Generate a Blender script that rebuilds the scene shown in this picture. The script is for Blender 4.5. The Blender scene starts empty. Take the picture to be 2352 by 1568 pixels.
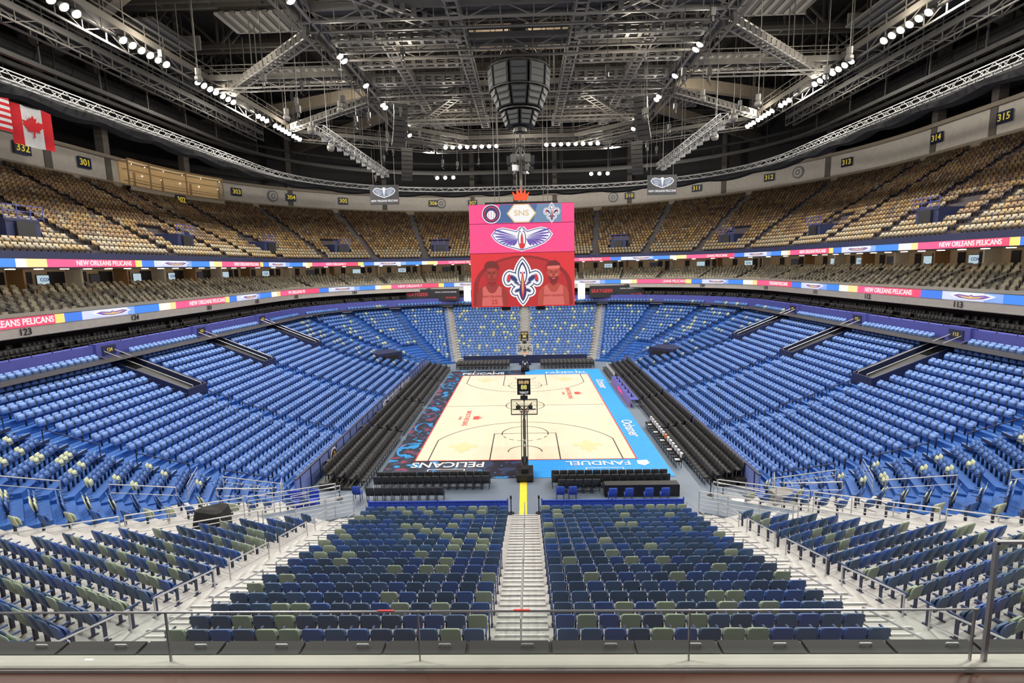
import bpy, math, random
import numpy as np
from mathutils import Matrix, Vector
random.seed(4); rng=np.random.default_rng(4)
scene=bpy.context.scene; COL=scene.collection
rad=math.radians; sin=math.sin; cos=math.cos; pi=math.pi
CAM=Vector((0.25,-49.1,13.2))
# ------------------------------------------------------------ materials
MC={}
def mat(name,c,rough=.6,metal=0.,emit=0.,noise=.15,scale=2.):
    if name in MC: return MC[name]
    m=bpy.data.materials.new(name); m.use_nodes=True; nt=m.node_tree; b=nt.nodes['Principled BSDF']
    b.inputs['Roughness'].default_value=rough; b.inputs['Metallic'].default_value=metal
    c=tuple(c)+(1,)
    b.inputs['Base Color'].default_value=c
    if emit>0:
        b.inputs['Emission Color'].default_value=c; b.inputs['Emission Strength'].default_value=emit
        if emit>=.6: b.inputs['Base Color'].default_value=(.02,.02,.02,1)
    if noise>0 and emit<.6:
        tc=nt.nodes.new('ShaderNodeTexCoord'); n=nt.nodes.new('ShaderNodeTexNoise'); n.inputs['Scale'].default_value=scale; n.inputs['Detail'].default_value=4
        r=nt.nodes.new('ShaderNodeMix'); r.data_type='RGBA'
        r.inputs[6].default_value=tuple(x*(1-noise) for x in c[:3])+(1,); r.inputs[7].default_value=tuple(min(1,x*(1+noise)) for x in c[:3])+(1,)
        nt.links.new(tc.outputs['Object'],n.inputs['Vector']); nt.links.new(n.outputs['Fac'],r.inputs[0]); nt.links.new(r.outputs[2],b.inputs['Base Color'])
    MC[name]=m; return m
def attrmat(name,rough=.5,emit=0):
    m=bpy.data.materials.new(name); m.use_nodes=True; nt=m.node_tree; b=nt.nodes['Principled BSDF']
    a=nt.nodes.new('ShaderNodeAttribute'); a.attribute_name='Col'
    nt.links.new(a.outputs['Color'],b.inputs['Base Color']); b.inputs['Roughness'].default_value=rough
    if emit: nt.links.new(a.outputs['Color'],b.inputs['Emission Color']); b.inputs['Emission Strength'].default_value=emit
    return m
SEATMAT=attrmat('seat_plastic',.45)
M_black=mat('black_paint',(.012,.012,.014),.5)
M_dark=mat('dark_steel',(.045,.043,.041),.5,.2)
M_steel=mat('truss_steel',(.18,.17,.155),.5,.15)
M_alu=mat('aluminium',(.55,.55,.56),.35,.5)
M_white=mat('white_paint',(.8,.8,.8),.5)
M_grey=mat('light_grey_deck',(.48,.47,.455),.55,noise=.22,scale=1.5)
M_bluedeck=mat('blue_deck',(.022,.11,.40),.6)
M_navy=mat('navy',(.014,.02,.07),.6)
M_purple=mat('purple_blue_wall',(.07,.08,.36),.6)
M_beige=mat('beige_wall',(.66,.61,.53),.7)
M_fascia=mat('fascia_grey',(.42,.39,.36),.7)
M_conc=mat('concrete',(.34,.29,.22),.8)
M_blue=mat('bright_blue',(.02,.30,.80),.5)
M_curt=mat('blue_curtain',(.03,.08,.55),.8)
M_red=mat('red_paint',(.7,.03,.03),.5)
M_yel=mat('yellow_paint',(.85,.65,.05),.5)
M_floor=mat('slate_floor',(.15,.19,.25),.5,scale=.5)
M_wood=mat('wood_panel',(.35,.2,.09),.5)
M_warm=mat('self_lit_suite_wall',(.42,.30,.18),.6,emit=.12)  # slight glow in the wall itself stands in for lit suite interiors
M_lamp=mat('lamp_lens',(1,.93,.78),.3,emit=110)
M_lampS=mat('small_lamp',(1,.85,.6),.3,emit=14)
M_tv=mat('tv_screen',(.55,.72,.8),.3,emit=.8)
E_white=mat('screen_white',(.9,.9,.9),emit=1.); E_red=mat('screen_red',(.75,.02,.03),emit=1.); E_pink=mat('screen_pink',(.95,.06,.25),emit=1.)
E_navy=mat('screen_navy',(.02,.03,.14),emit=1.); E_gold=mat('screen_gold',(.75,.5,.2),emit=1.); E_purple=mat('screen_purple',(.20,.10,.45),emit=1.)
E_yel=mat('screen_yellow',(.9,.8,.2),emit=1.); E_dred=mat('screen_dark_red',(.28,.008,.01),emit=1.); E_skin=mat('screen_tinted_skin',(.48,.06,.04),emit=1.)
E_blk=mat('screen_black',(.02,.02,.025),emit=1.)
E_ltred=mat('screen_light_red',(.80,.16,.14),emit=1.)
def glassmat():
    m=bpy.data.materials.new('clear_glass'); m.use_nodes=True; nt=m.node_tree; nt.nodes.clear()
    o=nt.nodes.new('ShaderNodeOutputMaterial'); mx=nt.nodes.new('ShaderNodeMixShader'); t=nt.nodes.new('ShaderNodeBsdfTransparent'); g=nt.nodes.new('ShaderNodeBsdfGlossy')
    t.inputs[0].default_value=(.93,.96,.95,1); g.inputs['Roughness'].default_value=.02; mx.inputs[0].default_value=.05
    nt.links.new(t.outputs[0],mx.inputs[1]); nt.links.new(g.outputs[0],mx.inputs[2]); nt.links.new(mx.outputs[0],o.inputs[0]); return m
M_glass=glassmat()
# ------------------------------------------------------------ helpers
def tag(o,label=None,cat=None,kind=None,group=None):
    if label:o['label']=label
    if cat:o['category']=cat
    if kind:o['kind']=kind
    if group:o['group']=group
    return o
def par(c,p):
    c.parent=p; c.matrix_parent_inverse=p.matrix_basis.inverted(); return c
class MB:
    def __init__(s): s.v=[];s.f=[];s.m=[]
    def quad(s,a,b,c,d,mi=0):
        n=len(s.v); s.v+= [tuple(a),tuple(b),tuple(c),tuple(d)]; s.f.append((n,n+1,n+2,n+3)); s.m.append(mi)
    def hexa(s,P,mi=0):
        n=len(s.v); s.v+=[tuple(p) for p in P]
        for f in ((0,3,2,1),(4,5,6,7),(0,1,5,4),(1,2,6,5),(2,3,7,6),(3,0,4,7)): s.f.append(tuple(n+i for i in f)); s.m.append(mi)
    def box(s,c,d,rz=0.,mi=0):
        x,y,z=[k/2 for k in d]; ca,sa=cos(rz),sin(rz); P=[]
        for dz in(-z,z):
            for dx,dy in((-x,-y),(x,-y),(x,y),(-x,y)): P.append((c[0]+dx*ca-dy*sa,c[1]+dx*sa+dy*ca,c[2]+dz))
        s.hexa(P,mi)
    def beam(s,p,q,w,h=None,mi=0):
        h=h or w; p=Vector(p);q=Vector(q); d=(q-p)
        if d.length<1e-6:return
        d.normalize(); up=Vector((0,0,1)) if abs(d.z)<.95 else Vector((0,1,0))
        sd=d.cross(up).normalized(); u2=sd.cross(d)
        P=[]
        for e in(p,q):
            for a,b in((-1,-1),(1,-1),(1,1),(-1,1)): P.append(e+sd*(a*w/2)+u2*(b*h/2))
        s.hexa(P,mi)
    def cyl(s,p,q,r,n=8,mi=0,r2=None):
        r2=r if r2 is None else r2
        p=Vector(p);q=Vector(q);d=(q-p).normalized(); up=Vector((0,0,1)) if abs(d.z)<.95 else Vector((0,1,0))
        sd=d.cross(up).normalized();u2=sd.cross(d); k=len(s.v)
        for e,rr in((p,r),(q,r2)):
            for i in range(n):
                a=2*pi*i/n; s.v.append(tuple(e+sd*cos(a)*rr+u2*sin(a)*rr))
        for i in range(n):
            j=(i+1)%n; s.f.append((k+i,k+j,k+n+j,k+n+i)); s.m.append(mi)
        s.f.append(tuple(k+i for i in range(n))[::-1]); s.m.append(mi); s.f.append(tuple(k+n+i for i in range(n))); s.m.append(mi)
    def poly(s,pts,mi=0):
        k=len(s.v); s.v+=[tuple(p) for p in pts]; s.f.append(tuple(range(k,k+len(pts)))); s.m.append(mi)
    def ball(s,c,r,mi=0,n=8,sc=(1,1,1)):
        k=len(s.v); m=n//2
        for i in range(m+1):
            t=pi*i/m
            for j in range(n):
                a=2*pi*j/n; s.v.append((c[0]+r*sc[0]*sin(t)*cos(a),c[1]+r*sc[1]*sin(t)*sin(a),c[2]+r*sc[2]*cos(t)))
        for i in range(m):
            for j in range(n):
                j2=(j+1)%n; s.f.append((k+i*n+j,k+(i+1)*n+j,k+(i+1)*n+j2,k+i*n+j2)); s.m.append(mi)
    def strip(s,pts,w,z,mi=0,closed=False):
        n=len(pts); rng_=range(n if closed else n-1)
        for i in rng_:
            a=Vector(pts[i]);b=Vector(pts[(i+1)%n]); d=(b-a)
            if d.length<1e-6: continue
            d.normalize(); p=Vector((-d.y,d.x))*w/2; e=d*w/2*.5
            a2=a-e;b2=b+e
            s.quad((a2.x-p.x,a2.y-p.y,z),(b2.x-p.x,b2.y-p.y,z),(b2.x+p.x,b2.y+p.y,z),(a2.x+p.x,a2.y+p.y,z),mi)
    def mesh(s,name,mats):
        me=bpy.data.meshes.new(name); me.from_pydata(s.v,[],s.f)
        for m in (mats if isinstance(mats,(list,tuple)) else [mats]): me.materials.append(m)
        me.polygons.foreach_set('material_index',s.m); me.update(); return me
    def build(s,name,mats,label=None,cat=None,kind=None,group=None,parent=None,M=None):
        o=bpy.data.objects.new(name,s.mesh(name,mats)); COL.objects.link(o)
        if M is not None:o.matrix_world=M
        tag(o,label,cat,kind,group)
        if parent:par(o,parent)
        return o
def empty(name,loc,label,cat,group=None):
    o=bpy.data.objects.new(name,None); o.location=loc; o.empty_display_size=.2; COL.objects.link(o); tag(o,label,cat,None,group); return o
def facing(x,y,z,th):
    r=Vector((sin(th),-cos(th),0)); n=Vector((-cos(th),-sin(th),0))
    return Matrix(((r.x,0,n.x,x),(r.y,0,n.y,y),(0,1,0,z),(0,0,0,1)))
TC={}
def text(s,M,size,m,name='lettering',parent=None,sx=1.,ext=.01):
    key=(s,round(size,3),m.name,ext)
    if key not in TC:
        c=bpy.data.curves.new(name,'FONT'); c.body=s; c.size=size; c.align_x='CENTER'; c.align_y='CENTER'; c.extrude=ext
        c.offset=size*.012; c.resolution_u=4
        c.materials.append(m); o=bpy.data.objects.new('tmp_text',c); COL.objects.link(o)
        bpy.context.view_layer.update()
        me=bpy.data.meshes.new_from_object(o.evaluated_get(bpy.context.evaluated_depsgraph_get())); bpy.data.objects.remove(o)
        if not me.materials: me.materials.append(m)
        TC[key]=me
    o=bpy.data.objects.new(name,TC[key]); COL.objects.link(o)
    o.matrix_world=M@Matrix.Diagonal((sx,1,1,1))
    if parent:par(o,parent)
    return o
def flat(name,pts,m,M,off=0.,parent=None,th=.02):
    b=MB(); n=len(pts)
    b.v=[(p[0],p[1],off+th) for p in pts]+[(p[0],p[1],off) for p in pts]
    b.f=[tuple(range(n)),tuple(range(2*n-1,n-1,-1))]+[(i,n+i,n+(i+1)%n,(i+1)%n) for i in range(n)]; b.m=[0]*len(b.f)
    return b.build(name,m,parent=parent,M=M)
def flats(name,shapes,m,M,off=0.,parent=None,th=.02):
    b=MB()
    for pts in shapes:
        n=len(pts); k=len(b.v)
        b.v+=[(p[0],p[1],off+th) for p in pts]+[(p[0],p[1],off) for p in pts]
        b.f+=[tuple(range(k,k+n)),tuple(range(k+2*n-1,k+n-1,-1))]+[(k+i,k+n+i,k+n+(i+1)%n,k+(i+1)%n) for i in range(n)]
        off+=.0006
    b.m=[0]*len(b.f); return b.build(name,m,parent=parent,M=M)
def circ(cx,cy,rx,ry=None,n=28,a0=0,a1=360):
    ry=ry or rx; return [(cx+rx*cos(rad(a0+(a1-a0)*i/n)),cy+ry*sin(rad(a0+(a1-a0)*i/n))) for i in range(n)]
def grow(pts,d):
    n=len(pts); A=sum(pts[i][0]*pts[(i+1)%n][1]-pts[(i+1)%n][0]*pts[i][1] for i in range(n)); sg=1 if A>0 else -1; out=[]
    for i in range(n):
        p=Vector(pts[i]);a=(p-Vector(pts[i-1]));b=(Vector(pts[(i+1)%n])-p)
        if a.length<1e-6 or b.length<1e-6: out.append(tuple(p)); continue
        a.normalize();b.normalize(); na=Vector((a.y,-a.x));nb=Vector((b.y,-b.x)); m=na+nb
        if m.length<.3: m=na
        m.normalize(); k=1/max(.6,m.dot(na)); out.append(tuple(p+m*d*k*sg))
    return out
def levels(L):
    V=[];F=[]
    for (z,hw,y,th) in L: V+=[(-hw,y,z),(hw,y,z),(hw,y+th,z),(-hw,y+th,z)]
    for i in range(len(L)-1):
        a=4*i
        for j in range(4): F.append((a+j,a+(j+1)%4,a+4+(j+1)%4,a+4+j))
    F.append((3,2,1,0)); t=4*(len(L)-1); F.append((t,t+1,t+2,t+3)); return V,F
def bx(c,d):
    x,y,z=d[0]/2,d[1]/2,d[2]/2
    V,F=levels([(c[2]-z,x,c[1]-y,d[1]),(c[2]+z,x,c[1]-y,d[1])]); return [(v[0]+c[0],v[1],v[2]) for v in V],F
def tmpl(parts):
    V=[];F=[];T=[]
    for (v,f),t in parts:
        k=len(V); V+=v; F+=[tuple(k+i for i in q) for q in f]; T+=[t]*len(f)
    return np.array(V,float),np.array(F,int),np.array(T)
BACK=levels([(.38,.205,.09,.04),(.50,.225,.125,.04),(.76,.225,.19,.035),(.83,.18,.21,.025)])
PAN=levels([(.40,.20,-.02,.05),(.62,.21,.02,.05),(.72,.17,.06,.04)])
T_seat=tmpl([(BACK,0),(PAN,1),(bx((.255,.05,.32),(.03,.10,.62)),2),(bx((.255,-.02,.60),(.045,.30,.035)),3)])
T_up=tmpl([(levels([(.35,.21,.08,.05),(.82,.2,.2,.04)]),0),(levels([(.36,.19,-.08,.08),(.66,.18,.04,.06)]),1),(bx((.24,.05,.3),(.03,.1,.5)),2)])
CH_V=[(levels([(.47,.225,.16,.05),(.62,.24,.19,.06),(.88,.235,.24,.05),(.93,.20,.255,.035)]),0),(bx((0,-.02,.44),(.46,.42,.10)),1),
      (bx((.2,.15,.2),(.035,.035,.4)),2),(bx((-.2,.15,.2),(.035,.035,.4)),2),(bx((.2,-.18,.2),(.035,.035,.4)),2),(bx((-.2,-.18,.2),(.035,.035,.4)),2)]
T_chair=tmpl(CH_V)
def stuff(name,T,inst,colfn,label,cat,kind='stuff',rough=None):
    V,F,TG=T; N=len(inst); A=np.array([i[:4] for i in inst])
    ca=np.cos(A[:,3])[:,None]; sa=np.sin(A[:,3])[:,None]
    X=V[None,:,0]*ca-V[None,:,1]*sa+A[:,0:1]; Y=V[None,:,0]*sa+V[None,:,1]*ca+A[:,1:2]; Z=V[None,:,2]+A[:,2:3]
    co=np.stack([X,Y,Z],-1).reshape(-1,3)
    fa=(F[None]+ (np.arange(N)*len(V))[:,None,None]).reshape(-1,4)
    me=bpy.data.meshes.new(name); me.vertices.add(len(co)); me.vertices.foreach_set('co',co.ravel())
    me.loops.add(fa.size); me.loops.foreach_set('vertex_index',fa.ravel()); me.polygons.add(len(fa))
    me.polygons.foreach_set('loop_start',np.arange(len(fa))*4); me.polygons.foreach_set('loop_total',np.full(len(fa),4))
    me.update(calc_edges=True)
    C=np.array([colfn(i[4],t) for i in inst for t in range(4)]).reshape(N,4,3)
    fc=C[:,TG,:].reshape(-1,3); lc=np.repeat(np.concatenate([fc,np.ones((len(fc),1))],1),4,axis=0)
    at=me.color_attributes.new('Col','FLOAT_COLOR','CORNER'); at.data.foreach_set('color',lc.ravel())
    me.materials.append(SEATMAT); o=bpy.data.objects.new(name,me); COL.objects.link(o); tag(o,label,cat,kind); return o
# ------------------------------------------------------------ plan curves
CX,CY=8.5,19.5
def curve(dr,bs=24.,be=22.5):
    Rs=bs+dr;Re=be+dr; out=[]
    def R(t): return Rs*cos(t)**2+Re*sin(t)**2
    for i in range(10): t=rad(-25+25*i/10); out.append((CX+R(t)*cos(t),-CY+R(t)*sin(t),t))
    for i in range(52): out.append((CX+Rs,-CY+2*CY*i/52,0.))
    for i in range(40): t=rad(90*i/40); out.append((CX+R(t)*cos(t),CY+R(t)*sin(t),t))
    for i in range(24): out.append((CX-2*CX*i/24,CY+Re,pi/2))
    for i in range(40): t=rad(90+90*i/40); out.append((-CX+R(t)*cos(t),CY+R(t)*sin(t),t))
    for i in range(52): out.append((-CX-Rs,CY-2*CY*i/52,pi))
    for i in range(11): t=rad(180+25*i/10); out.append((-CX+R(t)*cos(t),-CY+R(t)*sin(t),t))
    return out
NI=len(curve(0))
def zup(z,th,z0=14.7): return z+(z-z0)*.12*max(0,cos(th)) if z>z0 else z
def sweep(name,prof,mats,mi=None,i0=0,i1=None,zf=None,label=None,cat=None,kind=None,parent=None):
    i1=NI-1 if i1 is None else i1; b=MB(); cs=[curve(p[0]) for p in prof]
    for i in range(i0,i1):
        for j in range(len(prof)-1):
            a=cs[j][i];c=cs[j][i+1];d=cs[j+1][i+1];e=cs[j+1][i]; z0,z1=prof[j][1],prof[j+1][1]
            f=zf or (lambda z,t:z)
            b.quad((a[0],a[1],f(z0,a[2])),(c[0],c[1],f(z0,c[2])),(d[0],d[1],f(z1,d[2])),(e[0],e[1],f(z1,e[2])),mi[j] if mi else 0)
    return b.build(name,mats,label,cat,kind,parent=parent)
def at(cv,i):
    a=int(i);f=i-a;a=min(a,NI-2);p=cv[a];q=cv[a+1]; return (p[0]+(q[0]-p[0])*f,p[1]+(q[1]-p[1])*f,p[2]+(q[2]-p[2])*f)
def bearing(cv,r):
    best=min((abs((p[0]-CAM.x)/(p[1]-CAM.y)-r),i) for i,p in enumerate(cv) if p[1]>CAM.y+5); return best[1]
# ------------------------------------------------------------ LOWER BOWL (16-sided)
NR=21; RD=.86
def zr(i,k=0):
    q={9:.0048,15:.0048,10:.0034,14:.0034,11:.0021,12:.0021,13:.0021}.get(k%16,.006); return .3+.2*i+q*i*i
XW=8.9
def dk(k,i):
    if k in(11,13): return sin(rad(22.5))*XW+cos(rad(22.5))*(CY+3.5+RD*i)
    t=rad(22.5*k); c,s=abs(cos(t)),abs(sin(t)); return CX*c+CY*s+4.8*c*c+3.5*s*s+RD*i
def VK(k,i):
    t1=rad(22.5*k);t2=rad(22.5*(k+1)); a=Matrix(((cos(t1),sin(t1)),(cos(t2),sin(t2))))
    return a.inverted()@Vector((dk(k%16,i),dk((k+1)%16,i)))
for k in range(16):
    b=MB(); near=k in(10,11,12,13,14)
    for i in range(NR):
        A=VK(k-1,i);B=VK(k,i);C=VK(k,i+1);D=VK(k-1,i+1);z=zr(i,k); zl=zr(i-1,k) if i else 0
        mi=1 if (k in (10,14) and i>6) else 0
        b.quad((A.x,A.y,z),(B.x,B.y,z),(C.x,C.y,z),(D.x,D.y,z),mi)
        b.quad((A.x,A.y,zl),(B.x,B.y,zl),(B.x,B.y,z),(A.x,A.y,z),2 if mi==0 and (near or k==4) else mi)
        if k in(8,0,9,15,10,11,13,14):
            for (P_,Q_) in((A,D),(B,C)): b.quad((P_.x,P_.y,z-1.3),(Q_.x,Q_.y,z-1.3),(Q_.x,Q_.y,z),(P_.x,P_.y,z),mi)
    lab='light grey metal stepped seating deck' if near or k==4 else 'blue painted stepped concrete seating deck'
    b.build('seating_tier',[M_grey,M_bluedeck,mat('deck_riser_grey',(.28,.28,.28),.6)] if near or k==4 else [M_bluedeck,M_grey],lab,'seating tier',group='lower bowl seating decks')
seats=[]
TUN=(-10.5,1.,13.)
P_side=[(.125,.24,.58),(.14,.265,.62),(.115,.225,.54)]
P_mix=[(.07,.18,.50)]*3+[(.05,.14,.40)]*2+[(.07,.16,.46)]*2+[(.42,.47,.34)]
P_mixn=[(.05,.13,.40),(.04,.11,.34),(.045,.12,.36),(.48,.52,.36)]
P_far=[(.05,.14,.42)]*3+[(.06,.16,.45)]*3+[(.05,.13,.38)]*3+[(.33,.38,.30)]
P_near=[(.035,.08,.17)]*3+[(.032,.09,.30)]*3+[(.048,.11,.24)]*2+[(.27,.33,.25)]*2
for k in range(16):
    th=rad(22.5*k); tx,ty=-sin(th),cos(th)
    for i in range(NR):
        if k in(2,6) and i<7: continue
        A=VK(k-1,i);B=VK(k,i); L=(B-A).length; z=zr(i,k)
        mg=.5 if k in(9,10,14,15) else 1.3
        n=int((L-mg)/.53)
        if n<1: continue
        if k==11 or k==13: n=int((L-1.2)/.53)
        for j in range(n):
            s=(L-n*.53)/2+.53*(j+.5)
            if k==13: s=1.2+.53*(j+.5)
            if k==11: s=L-1.2-.53*(j+.5)
            p=A+(B-A)*(s/L)+Vector((cos(th),sin(th)))*(.42)
            band=(abs(p.x)-8.9)-(abs(p.y)-23.)
            if k in(11,13):
                if -.7<band<3.5: continue
            if k in(0,8):
                if any(abs(p.y-t)<(.62 if i<13 else 1.5) for t in TUN): continue
                pal='mix' if p.y>13 else 'side'
            elif k in(1,7): pal='mix'
            elif k in(15,9): pal='mixn'
            elif k in(3,4,5,2,6): pal='far'
            elif k in(10,14):
                pal='mixn'
                if band<3.5: continue
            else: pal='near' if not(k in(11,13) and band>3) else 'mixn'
            if k in(4,12) and abs(p.x)<(.85): continue
            if k==12 and (abs(p.x)>8.25): continue
            c=random.choice({'mix':P_mix,'side':P_side,'far':P_far,'near':P_near,'mixn':P_mixn}[pal])
            seats.append((p.x,p.y,z,th-pi/2,c,k,pal))
def seatcol(c,t):
    if t==0: return c
    if t==1:
        if c[0]>.2: return c
        return (c[0]*1.15,c[1]*1.1,c[2]*1.05)
    if t==2: return (.03,.04,.08)
    return (.03,.07,.2)
nearidx=sorted([i for i,s in enumerate(seats) if s[5] in(11,12,13) and s[6]=='near'],key=lambda i:(seats[i][0]-CAM.x)**2+(seats[i][1]-CAM.y)**2+(seats[i][2]-CAM.z)**2)
nearidx=[i for i in nearidx if abs(seats[i][0]-CAM.x)<.95*(seats[i][1]-CAM.y)+.5 and (CAM.z-seats[i][2]-.8)/(seats[i][1]-CAM.y)<.74][:300]
ns=set(nearidx)
rest=[s for i,s in enumerate(seats) if i not in ns]
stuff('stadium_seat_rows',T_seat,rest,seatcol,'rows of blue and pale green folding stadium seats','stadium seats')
def meshfrom(lst,name,m):
    b=MB()
    for v,f in lst:
        k=len(b.v); b.v+=v; b.f+=[tuple(k+i for i in q) for q in f]; b.m+=[0]*len(f)
    return b.mesh(name,m)
M_frame=mat('seat_frame_metal',(.05,.065,.12),.4,.4); M_arm=mat('seat_armrest_blue',(.02,.05,.16),.4)
variants={}
for c in P_near:
    if c in variants: continue
    nm={.035:'slate blue',.032:'royal blue',.048:'steel blue',.27:'pale sage green'}[c[0]]
    m=mat('seat_'+nm.replace(' ','_'),c,.45,scale=1); m2=mat('seatpan_'+nm.replace(' ','_'),seatcol(c,1),.45,scale=1)
    variants[c]=(nm,meshfrom([levels([(.38,.19,.085,.03),(.41,.215,.095,.045),(.52,.228,.125,.045),(.66,.228,.16,.045),(.77,.225,.19,.042),(.81,.205,.205,.036),(.83,.165,.21,.025)])],'backrest',m),meshfrom([levels([(.38,.18,-.03,.05),(.41,.205,-.035,.075),(.58,.21,.01,.08),(.69,.20,.04,.07),(.73,.16,.06,.05)])],'seat',m2))
arm=meshfrom([levels([(.58,.02,-.20,.36),(.61,.025,-.20,.36),(.625,.018,-.18,.32)])],'armrest',M_arm)
leg=meshfrom([levels([(0,.03,-.08,.22),(.02,.03,-.08,.22),(.03,.014,-.01,.08),(.58,.014,-.01,.08)])],'leg',M_frame)
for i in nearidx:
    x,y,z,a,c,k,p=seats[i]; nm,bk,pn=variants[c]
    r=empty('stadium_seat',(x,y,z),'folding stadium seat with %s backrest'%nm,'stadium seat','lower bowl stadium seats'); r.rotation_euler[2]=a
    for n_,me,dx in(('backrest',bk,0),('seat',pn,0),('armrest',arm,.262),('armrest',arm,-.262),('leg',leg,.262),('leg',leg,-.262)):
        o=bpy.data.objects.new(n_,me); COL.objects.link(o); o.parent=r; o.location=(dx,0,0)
# stairs in aisles
M_nose=mat('pale_blue_nosing',(.20,.34,.6)); M_shadow=mat('grey_riser',(.24,.24,.24),.6); M_nosew=mat('white_nosing',(.66,.66,.65),.5)
def stairs(k,rows,m,label,w=1.0,x0=None,group='aisle stairs',zk=None,off=0):
    b=MB(); zk=k if zk is None else zk
    for i in range(rows):
        if x0 is None:
            V0=VK(k,i);V1=VK(k,i+1)
            if off: V0=V0+Vector((off,0));V1=V1+Vector((off,0))
        else:
            t=rad(22.5*k); n=Vector((cos(t),sin(t))); tt=Vector((-n.y,n.x)); V0=n*dk(k,i)+tt*x0;V1=n*dk(k,i+1)+tt*x0
        d=(V1-V0); L=d.length; a=math.atan2(d.y,d.x)
        c=V0+d*.75; h=(zr(i+1,zk)-zr(i,zk))/2
        b.box((c.x,c.y,zr(i,zk)+h/2+.01),(L*.5,w,h),a)
        for t_,z_ in((.03,0),(.53,h)):
            b.box((V0.x+d.x*t_,V0.y+d.y*t_,zr(i,zk)+z_+.015),(.06,w,.025),a,1)
            b.box((V0.x+d.x*(t_+.07),V0.y+d.y*(t_+.07),zr(i,zk)+z_+.014),(.03,w,.008),a,2)
            b.box((V0.x+d.x*(t_-.035),V0.y+d.y*(t_-.035),zr(i,zk)+z_-h*.5),(.012,w,h*.9),a,2)
    return b.build('aisle_stairs',[m,M_nosew if m==M_grey else M_nose,M_shadow if m==M_grey else M_navy],label,'stairs',group=group)
stairs(11,20,M_grey,'light grey metal aisle steps between seat blocks',1.5,off=-.1); stairs(12,20,M_grey,'light grey metal aisle steps between seat blocks',1.5,off=.1,zk=12)
stairs(12,20,M_grey,'light grey metal centre aisle steps',1.35,0)
for k in(3,4): stairs(k,20,M_grey,'light grey aisle steps in end stand',1.1)
stairs(4,20,M_grey,'light grey centre aisle steps in end stand',1.2,0)
for k in(0,1,2,5,6,7,8,15): stairs(k,20,M_bluedeck,'blue aisle steps with pale nosings',.9,zk={15:0}.get(k,k))
for y in TUN:
    stairs(0,13,M_bluedeck,'blue aisle steps with pale nosings',.9,y); stairs(8,13,M_bluedeck,'blue aisle steps with pale nosings',.9,-y)
def handrail(pts,m,label,h=.9,bars=1,r=.022,name='handrail',group=None,posts=1.2):
    b=MB()
    for p,q in zip(pts[:-1],pts[1:]):
        p=Vector(p);q=Vector(q)
        for t in range(bars):
            dz=Vector((0,0,h*(1-t/bars))); b.cyl(p+dz,q+dz,r if t==0 else r*.7,6)
        n=max(1,int((q-p).length/posts))
        for j in range(n+1):
            e=p+(q-p)*j/n; b.cyl(e,e+Vector((0,0,h)),r,6)
    return b.build(name,m,label,'railing',group=group)
for k,sg in((11,-1),(12,1)):
    for (i0,i1) in((0,3),(4,7),(8,11),(12,15),(16,19)):
        for o_ in(-.65,.95):
            a=VK(k,i0+.5);c=VK(k,i1+.5); handrail([(a.x+sg*o_,a.y,zr(i0,12)),(c.x+sg*o_,c.y,zr(i1,12))],M_alu,'brushed metal aisle handrail',.85,2,.025,group='aisle handrails',posts=2)
for (i0,i1) in((0,5),(6,11),(12,17)):
    handrail([(0,-CY-3.5-RD*(i0+.5),zr(i0,12)),(0,-CY-3.5-RD*(i1+.5),zr(i1,12))],M_alu,'slim metal centre aisle handrail',.9,2,.022,group='aisle handrails',posts=2)
for k in(0,1,7,8,9,14,15,3,4):
    for (i0,i1) in((1,4),(6,9),(11,14),(16,19)):
        kk={9:9,8:8,15:0,14:15}.get(k,k)
        a=VK(k,i0+.5);c=VK(k,i1+.5); handrail([(a.x,a.y,zr(i0,kk)),(c.x,c.y,zr(i1,kk))],M_navy if k not in(3,4,9,14) else M_alu,'slim aisle handrail between seat blocks',.85,1 if k not in(9,14) else 2,.03,group='aisle handrails',posts=2)
for y in TUN:
    for sx in(1,-1):
        for (i0,i1) in((1,4),(6,9),(10,12)):
            handrail([(sx*(13.3+RD*(i0+.5)),y,zr(i0)),(sx*(13.3+RD*(i1+.5)),y,zr(i1))],M_navy,'slim aisle handrail between seat blocks',.85,1,.03,group='aisle handrails',posts=2)
# row-front rails in near corners
for k in(9,15):
    for i in(1,6):
        A=VK(k-1,i);B=VK(k,i); zz=zr(i-1,k)
        A2=A+(B-A)*.08;B2=A+(B-A)*.92
        handrail([(A2.x,A2.y,zz+.2),(B2.x,B2.y,zz+.2)],M_alu,'silver rail in front of corner seat row',.85,3,.022,group='corner row rails',posts=1.5)
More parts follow.
